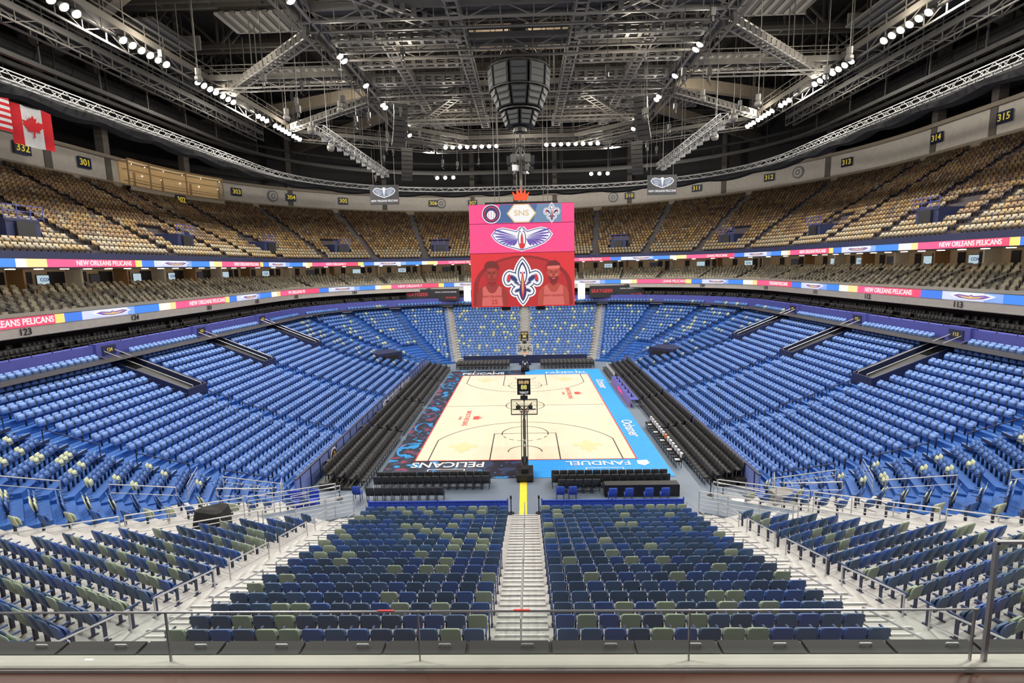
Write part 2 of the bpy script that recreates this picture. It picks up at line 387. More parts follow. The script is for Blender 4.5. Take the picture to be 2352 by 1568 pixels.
# tunnels in the side stands
for y in TUN:
    for sx in(1,-1):
        b=MB(); xa=13.3+RD*13.4;xb=13.3+RD*NR-.1; za=zr(13);zb=zr(NR-1)
        for s in(-1,1):
            yy=y+s*1.1
            P=[(sx*xa,yy-.06,za),(sx*xb,yy-.06,zb),(sx*xb,yy+.06,zb),(sx*xa,yy+.06,za),(sx*xa,yy-.06,za+.85),(sx*xb,yy-.06,zb+.65),(sx*xb,yy+.06,zb+.65),(sx*xa,yy+.06,za+.85)]
            b.hexa(P,0)
        b.box((sx*(xa),y,za+.42),(.12,2.3,.84),0,0)
        b.quad((sx*xa,y-1.05,za+.25),(sx*xb,y-1.05,zb+.3),(sx*xb,y+1.05,zb+.3),(sx*xa,y+1.05,za+.25),1)  # black sheet above the treads stands in for the shaded tunnel hole
        e=b.build('vomitory_entrance',[M_navy,M_black],'dark navy tunnel entrance walls around a painted dark hole','tunnel entrance',group='side stand tunnels')
        b=MB()
        for s in(-1,1): b.cyl((sx*xa,y+s*.5,za+1.0),(sx*xb,y+s*.5,zb+.9),.03,6); b.cyl((sx*xa,y+s*.5,za+.3),(sx*xa,y+s*.5,za+1.0),.03,6)
        b.build('handrail',M_alu,parent=e)
        b=MB(); b.box((sx*(xb+.3),y,zb+.85),(.5,2.3,1.3),0,0); b.box((sx*(xb+.02),y,zb+.95),(.06,1.3,.7),0,1)
        b.build('portal_box',[M_purple,M_navy],parent=e)
        text({-10.5:'113' if sx>0 else '124',1.:'112' if sx>0 else '101',13.:'111' if sx>0 else '102'}[y],facing(sx*(xb-.03),y,zb+.95,0 if sx>0 else pi),.36,M_yel,parent=e)
for k,sx in((2,1),(6,-1)):
    t=rad(22.5*k); n=Vector((cos(t),sin(t))); c=n*(dk(k,2.4)); b=MB()
    b.box((c.x,c.y,1.3),(3.4,3.4,2.6),t,0); c2=n*dk(k,.3); b.box((c2.x,c2.y,1.2),(.3,2.0,2.2),t,1)
    for o_ in(-1.6,1.6):
        q=Vector((-n.y,n.x))*o_; b.beam((c.x+q.x-n.x*1.7,c.y+q.y-n.y*1.7,3.3),(c.x+q.x+n.x*1.7,c.y+q.y+n.y*1.7,3.5),.06,.06,2)
    b.build('tunnel_portal',[M_navy,M_black,M_purple],'dark corner tunnel portal below the seats','tunnel',group='corner tunnel portals')
# back wall / concourse
sweep('wall_concourse',[(-1.0,6.8),(-1.0,8.1),(-.6,8.15),(-.6,7.7),(3,7.7),(3,9.2)],[M_purple,M_dark],[0,0,1,1,1],kind='structure')
sweep('trim_1',[(3,9.3),(0,9.3),(-.05,9.35),(-.05,10.08)],[M_fascia],kind='structure')
b=MB()
cv=curve(-1.)
for i in range(2,NI-3,2):
    p=cv[i];q=cv[i+2]
    for h in(.3,.65): b.beam((p[0],p[1],8.1+h),(q[0],q[1],8.1+h),.035)
    b.beam((p[0],p[1],8.1),(p[0],p[1],8.75),.04)
b.build('concourse_railing',M_dark,'dark metal railing along top of lower bowl','railing')
ch=[]
for dr_ in(.4,1.3):
    cv=curve(dr_)
    for i in range(3,NI-3):
        for f in(0,.5):
            if random.random()<.8:
                p=at(cv,i+f); ch.append((p[0],p[1],7.7+.15*(dr_>1),p[2]-pi/2,(.02,.02,.022)))
stuff('concourse_seat_row',T_chair,ch,lambda c,t:c,'row of black chairs along the concourse rail','chairs')
sweep('floor_concourse',[(-3.2,7.1),(-.98,7.12)],[M_dark],kind='structure')
# ribbons
RIB=attrmat('led_ribbon',.4,.9)
def ribbon(name,dr,z0,z1,ph,zf=None,label=''):
    cv=curve(dr); b=MB(); cols=[]; L=0; Lc=[]
    for i in range(NI-1):
        p=cv[i];q=cv[i+1]; s=math.hypot(q[0]-p[0],q[1]-p[1]); u=((L+ph)%21.)/21
        if u<.2: c=(.38,.42,.58)
        elif u<.28: c=(.04,.13,.5)
        elif u<.31: c=(.8,.45,.12)
        elif u<.5: c=(.75,.05,.11)
        elif u<.7: c=(.8,.07,.17)
        elif u<.76: c=(.8,.45,.2)
        elif u<.82: c=(.7,.6,.5)
        elif u<.95: c=(.04,.16,.55)
        else: c=(.15,.25,.55)
        b.quad((p[0],p[1],z0),(q[0],q[1],z0),(q[0],q[1],z1),(p[0],p[1],z1)); cols+=[c+(1,)]*4; Lc.append(L); L+=s
    o=b.build(name,RIB,label,'led display board')
    a=o.data.color_attributes.new('Col','FLOAT_COLOR','CORNER'); a.data.foreach_set('color',np.array(cols).ravel())
    t=21*.5-ph
    while t<L-4:
        for off,kind in((0,'t'),(21*.6,'e')):
            s=t+off
            if s<2 or s>L-3: continue
            i=max(j for j in range(len(Lc)) if Lc[j]<=s); p=at(cv,i+.3)
            x=p[0]-.06*cos(p[2]);y=p[1]-.06*sin(p[2]); M=facing(x,y,(z0+z1)/2,p[2])
            if kind=='t': text('NEW ORLEANS PELICANS',M,(z1-z0)*.95,E_white,parent=o,sx=.9)
            else:
                h=(z1-z0)*.44
                flat('wing_emblem',[(-2,h*.3),(-1.3,h*.9),(-.4,h*.7),(0,h),(.4,h*.7),(1.3,h*.9),(2,h*.3),(1.2,-h*.6),(0,-h),(-1.2,-h*.6)],E_white,M,0,o)
                flat('wing_emblem',[(-1.6,h*.25),(-1.1,h*.6),(-.2,h*.3),(0,h*.6),(.2,h*.3),(1.1,h*.6),(1.6,h*.25),(1.,-h*.4),(0,-h*.7),(-1.,-h*.4)],E_purple,M,.03,o)
                flat('wing_emblem',[(-1.2,h*.3),(-.2,0),(0,h*.3),(.2,0),(1.2,h*.3),(.6,-h*.3),(0,-h*.5),(-.6,-h*.3)],E_gold,M,.06,o)
        t+=21
    return o
ribbon('led_ribbon_board',-.15,10.0,10.62,3.,label='lower red and blue led ribbon board with team lettering')
ribbon('led_ribbon_board',-.15,13.85,14.4,11.,label='upper red and blue led ribbon board with team lettering')
# suite level
SN=6; SD=.88; SZ=.33
prof=[(0,10.65),(.02,10.9),(.1,10.9),(.1,10.2)]
for i in range(SN): prof+=[(.1+SD*i,10.2+SZ*i),(.1+SD*(i+1),10.2+SZ*i)]
sweep('seating_tier_suites',prof,[mat('suite_deck',(.2,.19,.17),.8)],label='grey stepped suite seating deck behind led board',cat='seating tier')
SB=.1+SD*SN+1.2
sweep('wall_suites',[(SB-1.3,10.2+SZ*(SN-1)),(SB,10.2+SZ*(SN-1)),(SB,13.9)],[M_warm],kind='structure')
sweep('trim_2',[(SB,13.82),(-.1,13.82)],[M_conc],kind='structure')
b=MB(); cv0=curve(0.3);cv1=curve(SB-1.4);cv2=curve(SB-.05); k=0
for i in range(2,NI-2,7):
    p=cv0[i];q=cv1[i]; r_=cv2[i]
    b.beam((q[0],q[1],12.8),(r_[0],r_[1],12.8),.18,2.,k%2)
    b.beam((p[0],p[1],11.1),(q[0],q[1],12.75),.035,.04,2); b.beam((p[0],p[1],10.7),(q[0],q[1],12.35),.03,.03,2); k+=1
b.build('trim_3',[M_beige,M_wood,M_alu],kind='structure')
cvt=curve(SB-.1)
for n_,i in enumerate(range(5,NI-2,7)):
    q=cvt[i]; M=facing(q[0],q[1],12.95,q[2]); o=flat('wall_television',[(-.75,-.42),(.75,-.42),(.75,.42),(-.75,.42)],M_black,M,0,None,.06)
    tag(o,'flat television on a warm suite wall','television',group='suite televisions'); flat('screen',[(-.7,-.37),(.7,-.37),(.7,.37),(-.7,.37)],M_tv if n_%3 else E_blk,M,.065,o,.01)
    if n_%3==1: text('COX',M@Matrix.Translation((0,0,.085)),.4,E_navy,parent=o)
b=MB(); cvp=curve(SB-.15)
for i in range(1,NI-2):
    q=cvp[i]
    if i%7 in(3,4,0): b.box((q[0],q[1],12.75),(.1,.75,1.7),q[2])
b.build('suite_opening_panel',M_black,'dark doorway openings at the back of suites','doorway',kind='stuff')
b=MB(); cvp=curve(4.)
for i in range(1,NI-2,3):
    q=cvp[i]; b.box((q[0],q[1],13.78),(.4,.4,.05),q[2])
b.build('suite_fill_boxes',M_lampS,'small glowing fill boxes added under upper deck soffit','fill lights',kind='stuff')  # glowing soffit boxes added to light the suites
ss=[]
for i in range(SN):
    cv=curve(.1+SD*i+.4)
    for j in range(2,NI-3):
        p=cv[j];q=cv[j+1];L=math.hypot(q[0]-p[0],q[1]-p[1])
        if j%14==2: continue
        nn=max(1,int(L/.5+.3))
        for m_ in range(nn):
            if j%7==2 and m_==0: continue
            pp=at(cv,j+(m_+.5)/nn); ss.append((pp[0],pp[1],10.2+SZ*i,pp[2]-pi/2,random.choice([(.36,.32,.24),(.30,.27,.20),(.22,.20,.16)])))
def suitecol(c,t): return c if t<2 else (.05,.05,.05)
# ------------------------------------------------------------ UPPER DECK
UN=20; UR=.82
def zu(i): return 14.75+.46*i
prof=[(-.1,13.8),(-.1,14.5),(-.1,14.9),(.1,14.9),(.1,14.75)]
mi=[0,0,0,0]
for i in range(UN): prof+=[(.8+UR*i-.7*(i==0),zu(i)),(.8+UR*(i+1),zu(i))]; mi+=[1,1]
mi=mi[:len(prof)-1]
sweep('seating_tier_upper',prof,[M_navy,mat('upper_deck_floor',(.055,.045,.05),.8)],mi,zf=zup,label='dark stepped concrete upper seating deck',cat='seating tier')
ups=[]
AIS=[4,16,28,40,52,62,71,80,89,98,108,120,135,144,153,162,170,178,190,202,214,224]
VOM=[10,34,58,76,94,114,132,149,162,184,208]
for i in range(UN):
    cv=curve(.8+UR*(i+.45)); s=.3; L=0
    for j in range(1,NI-2):
        p=cv[j];q=cv[j+1]; d=math.hypot(q[0]-p[0],q[1]-p[1])
        while s<L+d:
            f=(s-L)/d; u=j+f; s+=.53
            if any(abs(u-a)*d<.6 for a in AIS): continue
            if 2<=i<=6 and any(abs(u-a)*d<1.7 for a in VOM): continue
            x=p[0]+(q[0]-p[0])*f;y=p[1]+(q[1]-p[1])*f;th=p[2]+(q[2]-p[2])*f
            r=random.random()
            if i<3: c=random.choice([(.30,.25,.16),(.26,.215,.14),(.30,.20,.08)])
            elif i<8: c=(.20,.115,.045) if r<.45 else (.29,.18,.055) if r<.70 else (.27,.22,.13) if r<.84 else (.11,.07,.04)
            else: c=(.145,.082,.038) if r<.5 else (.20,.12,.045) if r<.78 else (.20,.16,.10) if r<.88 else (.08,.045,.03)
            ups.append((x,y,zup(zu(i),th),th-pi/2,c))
        L+=d
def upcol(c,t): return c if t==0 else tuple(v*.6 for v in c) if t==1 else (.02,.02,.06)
def split(lst,n,T,name,gname,colfn,label1,label2,cat,group,test=None):
    vis=[i for i,s in enumerate(lst) if abs(s[0]-CAM.x)<.96*(s[1]-CAM.y) and (test is None or test(s))]
    vis.sort(key=lambda i:(lst[i][0]-CAM.x)**2+(lst[i][1]-CAM.y)**2); sel=set(vis[:n])
    stuff(gname,T,[s for i,s in enumerate(lst) if i not in sel],colfn,label2,cat)
    cache={}
    for i in vis[:n]:
        s=lst[i]
        if s[4] not in cache:
            o=stuff('tmpx',T,[(0,0,0,0,s[4])],colfn,'x','x'); cache[s[4]]=o.data; o.data.name=name; bpy.data.objects.remove(o)
        o=bpy.data.objects.new(name,cache[s[4]]); COL.objects.link(o); o.location=s[:3]; o.rotation_euler[2]=s[3]; tag(o,label1,cat,None,group)
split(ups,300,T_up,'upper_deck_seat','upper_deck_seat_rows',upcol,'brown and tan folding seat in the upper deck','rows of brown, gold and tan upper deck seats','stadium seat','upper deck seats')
split(ss,300,T_up,'suite_seat','suite_seat_rows',suitecol,'beige suite balcony seat facing the court','rows of beige suite balcony seats','stadium seat','suite seats')
UC=[curve(.8+UR*(i+.7)) for i in range(UN)]
for a in AIS:
    b=MB()
    for i in range(UN):
        p=UC[i][min(a,NI-2)]; z=zup(zu(i),p[2]); b.box((p[0],p[1],z+.11),(UR*.5,1.0,.22),p[2],0)
    b.build('aisle_stairs',M_dark,'dark concrete upper deck aisle steps','stairs',group='upper deck aisle stairs')
M_prail=mat('purple_rail',(.06,.08,.35),.5); VC=curve(.8+UR*4.2); VF=curve(.8+UR*1.95)
for a in VOM:
    p=VC[a]; th=p[2]; z=zup(zu(2),th); b=MB()
    b.box((p[0],p[1],z+.8),(3.4,2.6,1.6),th,0)
    f=VF[a]; b.box((f[0],f[1],z+.7),(.15,1.4,1.4),th,1)
    o=b.build('vomitory_entrance',[M_navy,M_black],'dark navy upper deck entrance block with railing','tunnel entrance',group='upper deck entrances')
    r=Vector((-sin(th),cos(th),0)); b=MB()
    for h in(1.7,2.1,2.5):
        b.beam(Vector((f[0],f[1],z+h))-r*1.5,Vector((f[0],f[1],z+h))+r*1.5,.04)
    for t in(-1.5,-.5,.5,1.5): b.beam(Vector((f[0],f[1],z+1.5))+r*t,Vector((f[0],f[1],z+2.5))+r*t,.04)
    b.build('handrail',M_prail,parent=o)
# upper back wall
RT=.8+UR*UN
ztop=zu(UN)
sweep('wall_upper_back',[(RT,ztop-.6),(RT,ztop+.6),(RT+.2,ztop+.6),(RT+.2,ztop+3.2)],[M_conc,M_beige],[0,0,1],zf=zup,kind='structure')
sweep('trim_4',[(RT+.1,ztop+3.2),(RT-.2,ztop+3.2),(RT-.2,ztop+3.6),(RT+6,ztop+3.8)],[M_conc],zf=zup,kind='structure')
sweep('wall_upper_roof',[(RT+6,ztop+2),(RT+6,44)],[M_black],kind='structure')
cvb=curve(RT+.1)
names=[('332',-.94),('301',-.82),('302',-.66),('303',-.535),('304',-.44),('305',-.33),('306',-.17),('307',-.09),('310',.19),('311',.315),('312',.45),('313',.59),('314',.735),('315',.85)]
M_sign=mat('sign_navy',(.01,.02,.08),.5); M_sy=mat('sign_yellow',(.9,.7,.05),.5,emit=.3)
for s,r in names:
    i=bearing(cvb,r); p=cvb[i]; th=p[2]; z=zup(ztop+2.0,th); dd=.1
    if s=='302': z=ztop-.5; dd=1.45
    M=facing(p[0]-dd*cos(th),p[1]-dd*sin(th),z,th)
    o=flat('section_sign',[(-.9,-.6),(.9,-.6),(.9,.6),(-.9,.6)],M_sign,M,0,None,.08); tag(o,'navy section number sign with yellow digits','sign',group='upper section signs')
    text(s,M@Matrix.Translation((0,0,.1)),1.0,M_sy,parent=o)
cvl=curve(-.12)
for s,r in [('123',-.98),('124',-.76),('101',-.61),('102',-.515),('103',-.44),('104',-.325),('105',-.185),('108',.185),('109',.33),('110',.45),('111',.54),('112',.635),('113',.795)]:
    i=bearing(cvl,r); p=cvl[i]; o=text(s,facing(p[0],p[1],9.66,p[2]),.62,M_black,'section_number'); tag(o,'black section number on beige fascia','sign',group='lower section numbers')
cvc_=curve(RT+.6)
for i in range(6,NI-2,11):
    p=cvc_[i]; b=MB(); z=zup(ztop,p[2]); b.box((p[0],p[1],(z+40)/2),(1.0,.9,40-z),p[2]); b.build('column',mat('dim_concrete',(.16,.14,.12),.8),'concrete column behind upper deck','column',group='perimeter columns')
for r in(-.47,-.155,.157,.49):
    i=bearing(cvb,r); p=cvb[i]; M=facing(p[0]-.1*cos(p[2]),p[1]-.1*sin(p[2]),zup(ztop+2.,p[2]),p[2])
    o=flat('wall_emblem',circ(0,0,.95),mat('emblem_grey',(.25,.25,.27)),M,0,None,.03); tag(o,'round grey ring emblem on beige wall','emblem',group='round wall emblems')
    flat('ring',circ(0,0,.7),M_beige,M,.035,o); flat('ring',circ(0,0,.45),MC['emblem_grey'],M,.06,o); flat('ring',circ(0,0,.2),M_beige,M,.085,o)
# club balcony (warm wood) recessed opening
i0=bearing(cvb,-.755); i1=bearing(cvb,-.575)
if i0>i1:i0,i1=i1,i0
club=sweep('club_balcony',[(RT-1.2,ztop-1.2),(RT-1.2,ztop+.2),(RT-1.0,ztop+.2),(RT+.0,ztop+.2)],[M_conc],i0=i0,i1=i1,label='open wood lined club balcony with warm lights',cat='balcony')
sweep('back_wall',[(RT+.02,ztop+.2),(RT+.02,ztop+3.3)],[mat('club_glow_wall',(.42,.28,.13),.6,emit=.45)],i0=i0,i1=i1,parent=club)  # wall glows by itself, in place of lamplight inside the club
sweep('soffit',[(RT+.02,ztop+3.3),(RT-1.1,ztop+3.35)],[mat('club_glow_soffit',(.6,.45,.25),.6,emit=.5)],i0=i0,i1=i1,parent=club)  # soffit carries the same built-in warm glow
b=MB()
cvq=curve(RT-1.1);cvq2=curve(RT-.5);cvq3=curve(RT-.05)
for i in range(i0,i1+1,4):
    p=cvq[i]; q=cvq3[i]; b.beam((p[0],p[1],ztop+.2),(p[0],p[1],ztop+3.4),.14); b.beam((p[0],p[1],ztop+3.2),(q[0],q[1],ztop+3.2),.12)
for i in range(i0,i1):
    for h in(1.1,3.45): b.beam((cvq[i][0],cvq[i][1],ztop+h),(cvq[i+1][0],cvq[i+1][1],ztop+h),.07 if h<2 else .22)
    for h in(.9,2.3): b.beam((cvq2[i][0],cvq2[i][1],ztop+h),(cvq2[i+1][0],cvq2[i+1][1],ztop+h),.25,.06)
    if i%3==1: b.beam((cvq3[i][0],cvq3[i][1],ztop+.3),(cvq3[i][0],cvq3[i][1],ztop+2.2),.5,.05)
b.build('timber_frame',mat('timber',(.35,.23,.11),.6,emit=.1),parent=club)  # frame colour has a faint glow added, imitating warm light
b=MB()
for i in range(i0,i1,2):
    for cvx,h in((cvq2,3.1),(cvq3,2.0)): p=cvx[i]; b.ball((p[0],p[1],ztop+h),.05,n=6)
b.build('lamp',M_lampS,parent=club)['kind']='stuff'
# ------------------------------------------------------------ flags
def flag(x,y,z,th,w,h,kind):
    M=facing(x,y,z,th); b=MB(); n=24
    def wv(u): return .12*sin(u*9)
    nst=13 if kind=='us' else 1
    for j in range(nst):
        for i in range(n):
            u0=i/n;u1=(i+1)/n; y0=h/2-h*j/nst;y1=h/2-h*(j+1)/nst
            mi=(0 if j%2==0 else 1) if kind=='us' else (0 if (u0<.25 or u0>=.75) else 1)
            if kind=='us' and u0<.4 and j<7: mi=2
            dr=-.05*w*u0
            b.quad((-w/2+w*u0,y1+dr,wv(u0)),(-w/2+w*u1,y1-.05*w*u1,wv(u1)),(-w/2+w*u1,y0-.05*w*u1,wv(u1)),(-w/2+w*u0,y0+dr,wv(u0)),mi)
    o=b.build('flag',[mat('flag_red',(.7,.02,.03),.8,emit=.05),mat('flag_white',(.85,.85,.85),.8),mat('flag_blue',(.02,.03,.2),.8)],
      'red and white maple leaf flag hanging from ceiling' if kind=='ca' else 'red and white striped flag hanging from ceiling','flag',M=M)
    if kind=='ca':
        half=[(0,1),(.13,.72),(.3,.8),(.22,.38),(.45,.55),(.52,.45),(.82,.5),(.7,.25),(.8,.15),(.42,-.2),(.47,-.38),(.05,-.32),(.06,-.85)]
        pts=half+[(-a,c) for a,c in half[::-1][:-1]]; s=h*.3
        flat('maple_leaf',[(a*s,c*s-.1) for a,c in pts],MC['flag_red'],M,.14,o)
    b=MB(); b.cyl((-w/2,h/2,0),(w/2,h/2-.05*w,0),.04,6); b.cyl((-w/2,h/2,0),(-w/2,h/2+6,0),.015,4); b.cyl((w/2,h/2,0),(w/2,h/2+6,0),.015,4)
    b.build('hanging_pole',M_dark,parent=o,M=M)
flag(-42.9,-1.5,26.3,rad(165),3.2,3.4,'ca'); flag(-42.2,-6.9,26.8,rad(165),4.4,3.2,'us')
# ------------------------------------------------------------ FLOOR AND COURT
b=MB(); b.quad((-60,-52,0),(60,-52,0),(60,70,0),(-60,70,0)); b.build('floor',M_floor,kind='structure')
def woodmat():
    m=bpy.data.materials.new('maple_court'); m.use_nodes=True; nt=m.node_tree; bs=nt.nodes['Principled BSDF']; bs.inputs['Roughness'].default_value=.3
    tc=nt.nodes.new('ShaderNodeTexCoord'); mp=nt.nodes.new('ShaderNodeMapping'); mp.inputs['Rotation'].default_value=(0,0,pi/2); br=nt.nodes.new('ShaderNodeTexBrick')
    br.inputs['Color1'].default_value=(.76,.68,.53,1); br.inputs['Color2'].default_value=(.72,.64,.49,1); br.inputs['Mortar'].default_value=(.68,.59,.44,1); br.inputs['Scale'].default_value=1; br.inputs['Brick Width'].default_value=2.2; br.inputs['Row Height'].default_value=.25; br.inputs['Mortar Size'].default_value=.006
    nt.links.new(tc.outputs['Object'],mp.inputs[0]); nt.links.new(mp.outputs[0],br.inputs[0]); nt.links.new(br.outputs[0],bs.inputs['Base Color']); return m
court=MB(); court.box((0,0,.02),(15.24,28.65,.04)); court=court.build('basketball_court',woodmat(),'pale maple basketball court with painted borders','basketball court')
def muralmat(nm,p1):
    m=bpy.data.materials.new(nm); m.use_nodes=True; nt=m.node_tree; bs=nt.nodes['Principled BSDF']; bs.inputs['Roughness'].default_value=.35
    tc=nt.nodes.new('ShaderNodeTexCoord'); n=nt.nodes.new('ShaderNodeTexNoise'); n.inputs['Scale'].default_value=.9; n.inputs['Detail'].default_value=5
    r=nt.nodes.new('ShaderNodeValToRGB'); r.color_ramp.interpolation='CONSTANT'; e=r.color_ramp.elements; e[0].color=(.015,.25,.6,1); e[0].position=0; e[1].position=p1; e[1].color=(.012,.015,.03,1)
    for p,c in((.54,(.03,.05,.12,1)),(.60,(.3,.02,.05,1) if p1>.41 else (.02,.04,.10,1)),(.67,(.12,.17,.2,1) if p1>.41 else (.015,.2,.5,1))): x=r.color_ramp.elements.new(p); x.color=c
    nt.links.new(tc.outputs['Object'],n.inputs['Vector']); nt.links.new(n.outputs['Fac'],r.inputs[0]); nt.links.new(r.outputs[0],bs.inputs['Base Color']); return m
MUR=muralmat('mural',.42); MUR2=muralmat('dark_mural',.38)
b=MB()
ax=9.4; ay=17.4; Z=.03
b.box((-(7.62+ax)/2,0,Z/2),(ax-7.62,2*ay,Z),0,0)
b.box(((7.62+ax)/2,0,Z/2),(ax-7.62,2*ay,Z),0,1)
for s in(-1,1):
    b.box((-3.81,s*(14.325+ay)/2,Z/2),(7.62,ay-14.325,Z),0,2); b.box((3.81,s*(14.325+ay)/2,Z/2),(7.62,ay-14.325,Z),0,1)
b.build('border',[MUR,M_blue,MUR2],parent=court,label='blue, black and mural painted court border')
b=MB(); lw=.085; z=.045
b.strip([(-7.62,-14.33),(7.62,-14.33),(7.62,14.33),(-7.62,14.33)],.09,z,0,True)
b.build('boundary_line',M_red,parent=court)
b=MB(); b.strip([(-7.62,0),(7.62,0)],lw,z); b.strip([(1.83*cos(a/24*2*pi),1.83*sin(a/24*2*pi)) for a in range(24)],lw,z,0,True); b.strip([(.6*cos(a/16*2*pi),.6*sin(a/16*2*pi)) for a in range(16)],lw,z,0,True)
for s in(-1,1):
    y0=s*14.33; f=lambda x,y:(x,y0-s*y)
    b.strip([f(-2.44,0),f(-2.44,5.79),f(2.44,5.79),f(2.44,0)],lw,z)
    b.strip([f(1.83*cos(rad(a)),5.79+1.83*sin(rad(a))) for a in range(0,181,10)],lw,z)
    for a in range(180,360,24): b.strip([f(1.83*cos(rad(a)),5.79+1.83*sin(rad(a))),f(1.83*cos(rad(a+12)),5.79+1.83*sin(rad(a+12)))],lw,z)
    a0=math.degrees(math.acos(6.7/7.24)); b.strip([f(6.7,0)]+[f(7.24*cos(rad(a)),1.6+7.24*sin(rad(a))) for a in np.linspace(a0,180-a0,40)]+[f(-6.7,0)],lw,z)
    b.strip([f(1.22*cos(rad(a)),1.6+1.22*sin(rad(a))) for a in range(0,181,12)],lw,z)
b.build('court_line',mat('court_line_brown',(.05,.035,.03),.4),parent=court)
for s in(-1,1):
    for x in(-5.2,5.2):
        b=MB()
        for q in(-1,1): b.strip([(x+q*1.2,s*15.9),(x+q*1.2,s*17.3)],.06,.04)
        b.strip([(x-1.2,s*15.9),(x+1.2,s*15.9)],.06,.04); b.build('bench_marking',M_white,parent=court)
def ground(x,y,rz,z=.06): return Matrix.Translation((x,y,z))@Matrix.Rotation(rz,4,'Z')
text('PELICANS',ground(-5.2,-15.1,pi),1.3,M_white,parent=court,ext=.002,sx=.88)
text('FANDUEL',ground(4.9,-15.1,pi),1.0,M_white,parent=court,ext=.002)
flat('shield_logo',[(-.35,.4),(.35,.5),(.4,-.1),(0,-.5),(-.4,-.2)],M_white,ground(7.9,-15.1,0,.045),0,court,.003)
text('PELICANS',ground(-5.2,15.3,0),1.5,M_white,parent=court,ext=.002,sx=.8); text('FANDUEL',ground(5.1,15.3,0),1.2,M_white,parent=court,ext=.002)
text('Ochsner',ground(8.5,-7.5,-pi/2),1.25,M_white,parent=court,ext=.002); text('Ochsner',ground(8.5,8.8,-pi/2),1.25,M_white,parent=court,ext=.002)
for x,y,s in((-8.6,-12.,1.),(-8.6,-6.5,.8),(-8.6,9,1.)):
    b=MB(); b.strip([(x+s*.7*cos(rad(a)),y+s*1.4*sin(rad(a))) for a in range(30,300,15)],.16,.04); b.build('mural_swoosh',M_blue,parent=court)
M_logo=mat('logo_red',(.6,.06,.05),.4)
def crown(M,s,m,parent,th=.004):
    return flat('crown_emblem',[(a*s,c*s) for a,c in((-.55,-.4),(-.75,.35),(-.4,.05),(-.3,.55),(-.05,.1),(.05,.75),(.2,.1),(.4,.55),(.42,.05),(.78,.3),(.55,-.4))],m,M,0,parent,th)
for x,y in((-4.8,-4.),(4.9,4.6)):
    M=ground(x,y,-pi/2,.05); text('SMOOTHIE KING',M@Matrix.Translation((0,-.35,0)),.62,M_logo,parent=court,ext=.002); text('CENTER',M@Matrix.Translation((0,-.95,0)),.3,M_logo,parent=court,ext=.002); crown(M@Matrix.Translation((0,.55,0)),.8,M_logo,court)
M_pale=mat('pale_gold_stain',(.72,.61,.34),.3)
def leaf(y0,y1,w,p=.8,n=16):
    L=[(w*sin(pi*t/n)**p,y0+(y1-y0)*t/n) for t in range(1,n)]
    return [(0,y0)]+L+[(0,y1)]+[(-a,c) for a,c in L[::-1]]
def rot(pts,a,cx,cy): return [(cx+x*cos(a)-y*sin(a),cy+x*sin(a)+y*cos(a)) for x,y in pts]
def ell(cx,cy,rx,ry,a=0,n=24): return rot(circ(0,0,rx,ry,n),a,cx,cy)
def flshapes(s,d,cx=0,cy=0):
    d=d/s; S=[]
    S.append(leaf(-.28-d,1.0+d*1.2,.27+d))
    for q in(-1,1):
        S.append(ell(q*.44,.16,.30+d,.19+d,q*rad(38))); S.append(ell(q*.66,.16,.17+d,.27+d,q*rad(12))); S.append(ell(q*.30,-.05,.2+d,.14+d,q*rad(25)))
        S.append(ell(q*.26,-.42,.22+d,.15+d,q*rad(-25)))
    S.append([(-.30-d,-.22-d),(.30+d,-.22-d),(.30+d,-.08+d),(-.30-d,-.08+d)]); S.append(leaf(-1.0-d*1.2,.1+d,.22+d))
    return [[(cx+x*s,cy+y*s) for x,y in p] for p in S]
for x,y in((-4.6,-11.6),(4.6,-11.6),(-4.6,11.6),(4.6,11.6)): flats('fleur_emblem',flshapes(1.3,0),M_pale,ground(x,y,0,.042),0,court,.002)
